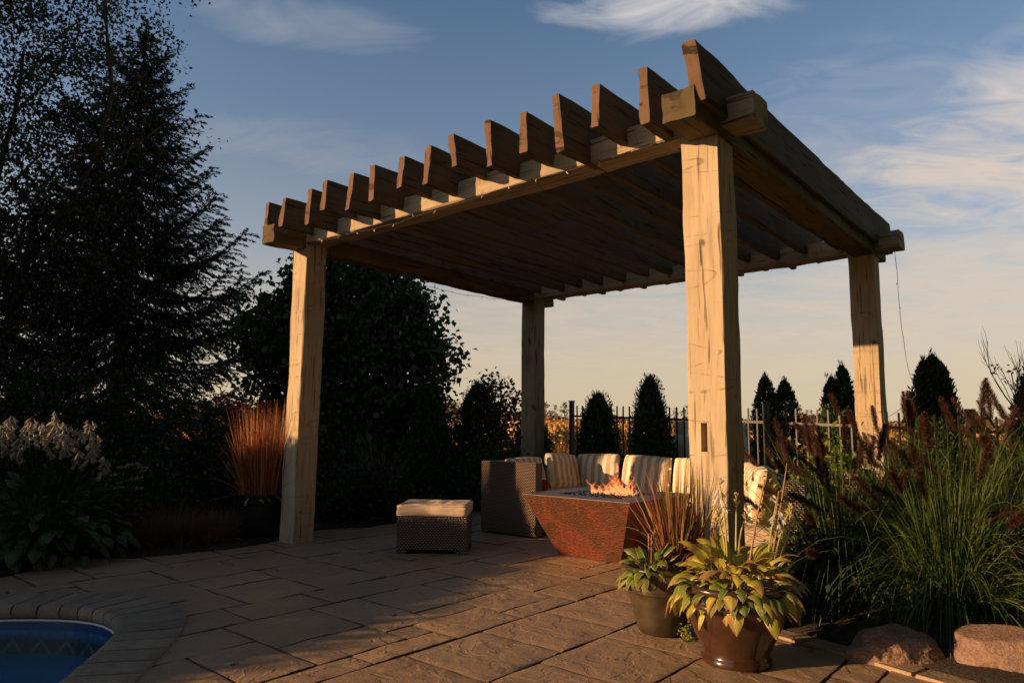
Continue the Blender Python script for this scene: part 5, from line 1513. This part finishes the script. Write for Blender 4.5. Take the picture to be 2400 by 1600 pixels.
bs.build('stems', M['shrub'], o); b.build('flower', M['whiteflower'], o)
lv = []
for _ in range(900): lv.append(wp + Vector((rg.gauss(0, .10), rg.gauss(0, .1), abs(rg.gauss(0, .18)))))
v, f_, t_ = leaves(np.array([tuple(q) for q in lv]), .035, .5); meshobj('foliage', v, f_, M['shrub'], o, tc=t_)
# dry brown ground cover clumps along the patio edge
def tuft(px, py, Y, n, ln, mat, label, sp=.6, r0=.14, catn='ground cover', grav=.8, name='groundcover_clump', wd=.006):
    p = g(px, py) if Y is None else at(px, py, Y); p.z = .05
    m_ = grass_clump(p, n, ln, wd, sp, grav, r0); return tag(meshobj(name, m_[0], m_[1], M[mat], tc=m_[2], loc=p), label, catn, 'low clumps along the patio edge')
names = ['under the white flat-topped flowers', 'left of the middle of the bed edge', 'in the middle of the left bed edge', 'right of the middle of the bed edge', 'left of the black ribbed pot', 'just behind the black ribbed pot']
for (px, py), nm in zip(((215, 1290), (285, 1290), (355, 1285), (425, 1280), (490, 1276), (535, 1262)), names):
    tuft(px, py, None, 900, .27, 'grass_brown', 'dry brown ground cover clump ' + nm, .75, .20)
tuft(370, 1262, None, 500, .36, 'lawn_yellow', 'yellowish grassy tuft rising behind the brown ground cover', .6, .18)
for (px, py), nm in zip(((60, 1325), (140, 1305), (20, 1270)), ('nearest the left edge of the picture at the patio edge', 'at the curve of the left bed', 'behind the patio edge at far left')):
    p = g(px, py); p.z = .04
    pts = [p + Vector((rg.gauss(0, .17), rg.gauss(0, .13), abs(rg.gauss(0, .11)))) for _ in range(2600)]
    v, f_, t_ = leaves(np.array([tuple(q) for q in pts]), .03, .5)
    tag(meshobj('groundcover_clump', v, f_, M['shrub'], tc=t_, loc=p), 'dark green leafy ground cover ' + nm, 'ground cover', 'low clumps along the patio edge')
for (px, py), nm in zip(((765, 1228), (870, 1222), (960, 1212)), ('at the right foot of the left post', 'behind and left of the ottoman', 'directly behind the ottoman')):
    p = g(px, py); p.z = .04
    pts = [p + Vector((rg.gauss(0, .2), rg.gauss(0, .14), abs(rg.gauss(0, .10)))) for _ in range(2200)]
    v, f_, t_ = leaves(np.array([tuple(q) for q in pts]), .035, .5)
    tag(meshobj('groundcover_clump', v, f_, M['shrub'], tc=t_, loc=p), 'dark green leafy ground cover ' + nm, 'ground cover', 'low clumps along the patio edge')
tb_ = at(0, 1258, 4.9)
o = thing('white_flowers', tb_ - Z * .2, 'tiny white blossoms at the left picture edge above the patio', 'flowering plant'); b = MB()
for _ in range(26): flower_bell(b, tb_ + Vector((rg.gauss(0, .03), rg.gauss(0, .03), rg.gauss(0, .008))), Vector((0, 0, 1)), .018)
b.build('flower', M['whiteflower'], o); b = MB(); b.tube([tb_ - Z * .2, tb_], .003, 5); b.build('stems', M['shrub'], o)
# yellow-green shrub by the far right post
shrub('shrub', 1935, 1120, 5.6, 120, 1022, 'yellow-green leafy shrub in front of the far right pergola post', 'yellowshrub', .05, 34, 46, asp=.5)
shrub('shrub', 1865, 1160, 4.55, 90, 1095, 'bright green low shrub beside the right wing of the sofa', 'yellowshrub', .035, 20, 47, asp=.6)
shrub('shrub', 1935, 1330, 4.1, 170, 1300, 'dark low shrub between the fountain grasses and the right wing of the sofa', 'shrub', .045, 120, 53)
# pot-side weed
pw = g(1608, 1500); pts = [pw + Vector((rg.gauss(0, .015), rg.gauss(0, .02), abs(rg.gauss(0, .035)))) for _ in range(150)]
v, f_, t_ = leaves(np.array([tuple(q) for q in pts]), .014, .8); tag(meshobj('weed', v, f_, M['yellowshrub'], tc=t_, loc=pw), 'small green weed sprouting from the paving between the two pots', 'weed')

# sapling
def sapling():
    rg = random.Random(22); p = at(2335, 1050, 7.6); c = Vector((p.x, 7.6, 0)); o = thing('young_tree', c, 'sparse young tree with bare twigs and few leaves at the right', 'young tree'); b = MB(); tips = []
    limb(b, c, Vector((.06, 0, 1)), 1.1, .022, 0, tips, rg)
    q = tips[0][0][-1]; tips = []
    for k, d in enumerate([(-.75, 0, .9), (-.3, .1, 1.2), (.1, 0, 1.3), (.35, .1, 1.1), (-.9, .1, .45), (.6, 0, .8), (-.1, -.1, 1.1)]):
        limb(b, q - Z * (.07 * k), Vector(d), .72, .010, 2, tips, rg, .55, .5, 5, .62)
    b.build('trunk', M['drystalk'] if False else M['bark'], o)
    C = []; D_ = []
    for (P, dd) in tips:
        if P[-1].z > 1.75 or rg.random() < .45: continue
        for _ in range(9): s_ = P[rg.randrange(1, 6)]; C.append(tuple(s_ + Vector((rg.gauss(0, .03), rg.gauss(0, .03), rg.gauss(0, .02)))))
    v, f_, t_ = leaves(np.array(C), .055, .45, droop=.5); meshobj('crown', v, f_, M['birch'], o, tc=t_)
sapling()

# ================================================================== FIELD
fr = np.random.default_rng(4)
n = 30000
Yf = 17.5 + 42 * fr.uniform(0, 1, n) ** 1.7
Xf = (fr.uniform(-300, 2700, n) - 1200) / 1622 * Yf
zb = np.array([zg(x, y) for x, y in zip(Xf, Yf)])
patch = np.array([fbm((x * .25, y * .25, 4), 3) for x, y in zip(Xf, Yf)])
hgt = (.42 + .35 * fr.uniform(0, 1, n) + .55 * np.clip(patch, -.3, .6))
inc = np.abs(fr.normal(0, .30, n)); az = fr.uniform(0, 6.28, n)
d = np.stack([np.cos(az) * np.sin(inc), np.sin(az) * np.sin(inc), np.cos(inc)], 1)
m1 = ribbons(np.stack([Xf, Yf, zb], 1), d, hgt, .016 * Yf / 14 * fr.uniform(.6, 1.4, n), 3, .3, np.clip(.35 + patch * .9 + fr.normal(0, .2, n), 0, 1))
k2 = fr.random(n) < .7
C2 = m1[3][k2][:, -1] + fr.normal(0, .03, (k2.sum(), 3))
m2 = leaves(np.repeat(C2, 3, 0) + fr.normal(0, .07, (k2.sum() * 3, 3)), .12, .7, zc=np.clip(np.repeat(.6 + patch[k2], 3) + fr.normal(0, .2, k2.sum() * 3), 0, .85))
m1 = cat(m1, m2)
tag(meshobj('field_weeds', m1[0], m1[1], M['goldenrod'], tc=m1[2]), 'tall orange and golden field weeds beyond the fences', 'weeds', kind='stuff')
# mown grass tufts by the fence
n = 9000; Yf = 10.8 + 6 * fr.uniform(0, 1, n); Xf = (fr.uniform(600, 2600, n) - 1200) / 1622 * Yf
d = np.stack([fr.normal(0, .3, n), fr.normal(0, .3, n), np.ones(n)], 1); d /= np.linalg.norm(d, axis=1, keepdims=True)
m1 = ribbons(np.stack([Xf, Yf, Yf * 0 - .03], 1), d, .10 * fr.uniform(.5, 1.4, n), np.full(n, .010), 2, .4, fr.uniform(0, 1, n))
tag(meshobj('lawn_grass', m1[0], m1[1], M['grass_green'], tc=m1[2]), 'rough green grass between the fences', 'grass', kind='stuff')
# distant trees along the horizon
def far_tree(px, ytop, Y, wpx, label, mat, seed, pine=True):
    p = at(px, ytop, Y); zb_ = zg(p.x, Y); c = Vector((p.x, Y, zb_)); h_ = p.z - zb_; w_ = wpx / 2 * Y / 1622; rg = random.Random(seed)
    o = thing('distant_tree', c, label, 'tree', 'small trees on the horizon')
    b = MB(); b.tube([c, c + Z * h_ * .9], [w_ * .08, w_ * .03], 6); b.build('trunk', M['bark'], o)
    pts = []
    for _ in range(45):
        t = rg.uniform(.25, 1); r_ = w_ * (math.sin(math.pi * min(1, t * .8 + .12)) if not pine else (1.05 - t) * 1.3 + .1) * rg.random() ** .5; a_ = rg.uniform(0, 6.28)
        q = c + Vector((math.cos(a_) * r_, math.sin(a_) * r_, h_ * t))
        for _ in range(16): pts.append(q + Vector((rg.gauss(0, w_ * .14), rg.gauss(0, w_ * .14), rg.gauss(0, w_ * .09))))
    v, f_, t_ = leaves(np.array([tuple(q) for q in pts]), w_ * .16, .7); meshobj('crown', v, f_, M[mat], o, tc=t_)
for i, (px, yt, wp_, mt, lb, pn) in enumerate([(1323, 943, 24, 'farpine', 'small dark pine on the horizon just left of the black fence post', False), (1385, 933, 26, 'farpine', 'taller pine on the horizon between the fence post and first cedar', False), (1278, 945, 34, 'farbush', 'reddish bush on the horizon right of the rear post', False),
                                       (1300, 948, 20, 'farbush', 'small reddish bush on the horizon beside the dark pine', False), (1494, 943, 22, 'farpine', 'small tree on the horizon left of the pointed cedar', False), (1607, 950, 24, 'farpine', 'small tree on the horizon above the white tank', False), (1583, 955, 18, 'farbush', 'low bush on the horizon left of the white tank', False),
                                       (1765, 945, 18, 'farbush', 'thin reddish tree on the horizon right of the carved post', True), (1873, 943, 24, 'farbush', 'thin reddish tree on the horizon right of the twin cedar', True), (1898, 962, 22, 'farbush', 'low reddish bush on the horizon left of the far right post', False), (1060, 940, 40, 'farbush', 'orange bush on the field edge beside the round tree', False)]):
    far_tree(px, yt, 52 + i * 2.3, wp_ * 1.3, lb, mt, 60 + i, pn)
n = 16000
Xh = fr.uniform(-110, 150, n); Yh = 120 + fr.uniform(0, 10, n) + fr.normal(0, 3, n)
hh = np.array([2.2 + 2.6 * (fbm((x * .07, 3, 1), 3)) + .5 for x in Xh]); hh = np.clip(hh, .6, 6)
zb = np.array([zg(x, y) for x, y in zip(Xh, Yh)])
C = np.stack([Xh, Yh, zb + hh * fr.uniform(0, 1, n) ** .8 * .9], 1)
v, f_, t_ = leaves(C, .9, .8)
tag(meshobj('distant_wood', v, f_, M['farbush'], tc=t_), 'low brownish belt of woodland along the horizon', 'woodland', kind='stuff')

# ================================================================== PLANTING OUTSIDE THE FRAME (shades the garden from the left)
def edge_h(w_):
    xs_ = [-.75, -.45, -.32, -.12, .04, .16, .40, .62, .9, 1.2, 2.0, 2.6, 3.0, 3.25, 3.6]
    hs_ = [.95, .70, .58, .80, .84, .38, .34, .44, .47, .32, .20, .08, -.03, -.12, -.5]
    return float(np.interp(w_, xs_, hs_))
te = math.tan(SUN_EL)
def hedge(name, s0, w0, w1, hfun, label, thick=.8, dens=900, lsize=.06, mat='hedge', jit=.05):
    c = SWp(s0, (w0 + w1) / 2); o = thing(name, c, label, 'hedge'); m = max(4, int((w1 - w0) / .12)); V = []; F = []
    nz_ = 6
    for i in range(m + 1):
        w_ = w0 + (w1 - w0) * i / m; h_ = hfun(w_) - jit * 1.2
        for sd_ in (-1, 1):
            for k in range(nz_ + 1):
                V.append(SWp(s0 + sd_ * thick / 2 * (.92 - .2 * (k / nz_)), w_, max(.05, h_) * k / nz_))
    q = nz_ + 1
    for i in range(m):
        for k in range(nz_):
            a_ = i * 2 * q + k; F.append((a_, a_ + 2 * q, a_ + 2 * q + 1, a_ + 1)); a_ += q; F.append((a_ + 1, a_ + 2 * q + 1, a_ + 2 * q, a_))
        a_ = i * 2 * q + nz_; F.append((a_, a_ + 2 * q, a_ + 3 * q, a_ + q))
    F.append(tuple([k for k in range(q)] + [q + k for k in reversed(range(q))])); e_ = m * 2 * q; F.append(tuple([e_ + k for k in reversed(range(q))] + [e_ + q + k for k in range(q)]))
    meshobj('inner_branches', V, F, M['hedge'], o, tc=V)
    nn = int(dens * (w1 - w0)); C = []
    for _ in range(nn):
        w_ = rnd.uniform(w0, w1); h_ = max(.1, hfun(w_)); t = rnd.random() ** .5; C.append(tuple(SWp(s0 + rnd.choice((-1, 1)) * thick / 2 * rnd.uniform(.7, 1.05), w_, h_ * t)))
    for _ in range(nn // 2):
        w_ = rnd.uniform(w0, w1); h_ = max(.1, hfun(w_)); C.append(tuple(SWp(s0 + rnd.uniform(-thick / 2, thick / 2), w_, h_ + rnd.gauss(-.02, jit))))
    v, f_, t_ = leaves(np.array(C), lsize, .6); meshobj('leaves', v, f_, M[mat], o, tc=t_)
    return o
S0 = -5.6
hedge('garden_hedge', S0, -.7, 3.6, lambda w_: edge_h(w_) - S0 * te, 'clipped leafy hedge beyond the left side of the pool', jit=.03)
hedge('unseen_tall_hedge', -8.2, -11.0, -.62, lambda w_: 10.5 + .5 * math.sin(w_ * 2) + .3 * math.sin(w_ * 5), 'very tall dense cedar hedge far to the left of the garden', thick=1.4, dens=1300, lsize=.14, jit=.25)

def at_line(P0, P1):
    P0, P1 = Vector(P0), Vector(P1)
    return P0, P1
def skylight_screen(name, P0, P1, hfun, label, thick=1.6, dens=500, lsize=.16):
    P0, P1 = Vector(P0), Vector(P1); t = (P1 - P0).normalized(); n = Vector((-t.y, t.x, 0)); Ln = (P1 - P0).length
    o = thing(name, P0.lerp(P1, .5), label, 'hedge'); V = []; F = []; m = max(3, int(Ln / .6)); q = 5
    for i in range(m + 1):
        for sd_ in (-1, 1):
            for k in range(q): V.append(P0 + t * (Ln * i / m) + n * (sd_ * thick / 2 * (.9 - .25 * k / (q - 1))) + Z * (hfun(Ln * i / m) * k / (q - 1)))
    for i in range(m):
        for k in range(q - 1):
            a_ = i * 2 * q + k; F.append((a_, a_ + 2 * q, a_ + 2 * q + 1, a_ + 1)); a_ += q; F.append((a_ + 1, a_ + 2 * q + 1, a_ + 2 * q, a_))
        a_ = i * 2 * q + q - 1; F.append((a_, a_ + 2 * q, a_ + 3 * q, a_ + q))
    F.append(tuple([k for k in range(q)] + [q + k for k in reversed(range(q))])); e_ = m * 2 * q; F.append(tuple([e_ + k for k in reversed(range(q))] + [e_ + q + k for k in range(q)]))
    meshobj('inner_branches', V, F, M['hedge'], o, tc=V)
    C = []
    for _ in range(int(dens * Ln)):
        l_ = rnd.uniform(0, Ln); h_ = hfun(l_); C.append(tuple(P0 + t * l_ + n * (rnd.choice((-1, 1)) * thick / 2 * rnd.uniform(.7, 1.1)) + Z * (h_ * rnd.random() ** .7 + rnd.gauss(0, .1))))
    v, f_, t_ = leaves(np.array(C), lsize, .6); meshobj('leaves', v, f_, M['hedge'], o, tc=t_)
skylight_screen('unseen_tall_hedge', (-3.0, -5.5, 0), (9.5, -5.0, 0), lambda l_: 13 + math.sin(l_ * 1.3) * .4, 'added very tall hedge behind the camera, out of view, blocking sky light')  # added out of view to dim the ambient light from behind
skylight_screen('unseen_tall_hedge', (9.8, -4.6, 0), (10.5, 7.5, 0), lambda l_: 13.0 + math.sin(l_ * 1.1) * .4, 'added very tall hedge out of view on the right, blocking sky light')  # likewise added unseen, keeps right-facing sides dark

# a few fallen leaves on the paving
rl = random.Random(44)
LV = [(2178, 1584, 'grass_red', 'orange fallen leaf lying at the foot of the left boulder'), (1985, 1560, 'vine', 'dark fallen leaf on the border stones near the brown pot'), (1420, 1548, 'grass_red', 'small rust fallen leaf on the paving left of the brown pot'),
      (930, 1445, 'vine', 'small dark fallen leaf in the middle of the paving'), (640, 1338, 'birch', 'tiny curled leaf on the shaded paving below the black pot'), (1130, 1372, 'grass_red', 'tiny rust leaf on the paving in front of the ottoman'),
      (2290, 1590, 'grass_red', 'rust fallen leaf between the two boulders'), (560, 1560, 'birch', 'small curled leaf on the sunlit paving by the pool coping'), (1905, 1530, 'grass_red', 'small orange leaf at the bed edge right of the brown pot')]
for (px, py, mt, lb) in LV:
    P = g(px, py); V = []; F = []; tc = []; hosta_leaf(P + Z * .012, rl.uniform(0, 6.28), .12, .012, rl.uniform(.03, .055), rl.uniform(.014, .024), .6, rl.random(), V, F, tc)
    tag(meshobj('fallen_leaf', V, F, M[mt], tc=tc, smooth=True, loc=P), lb, 'leaf', 'fallen leaves on the paving')
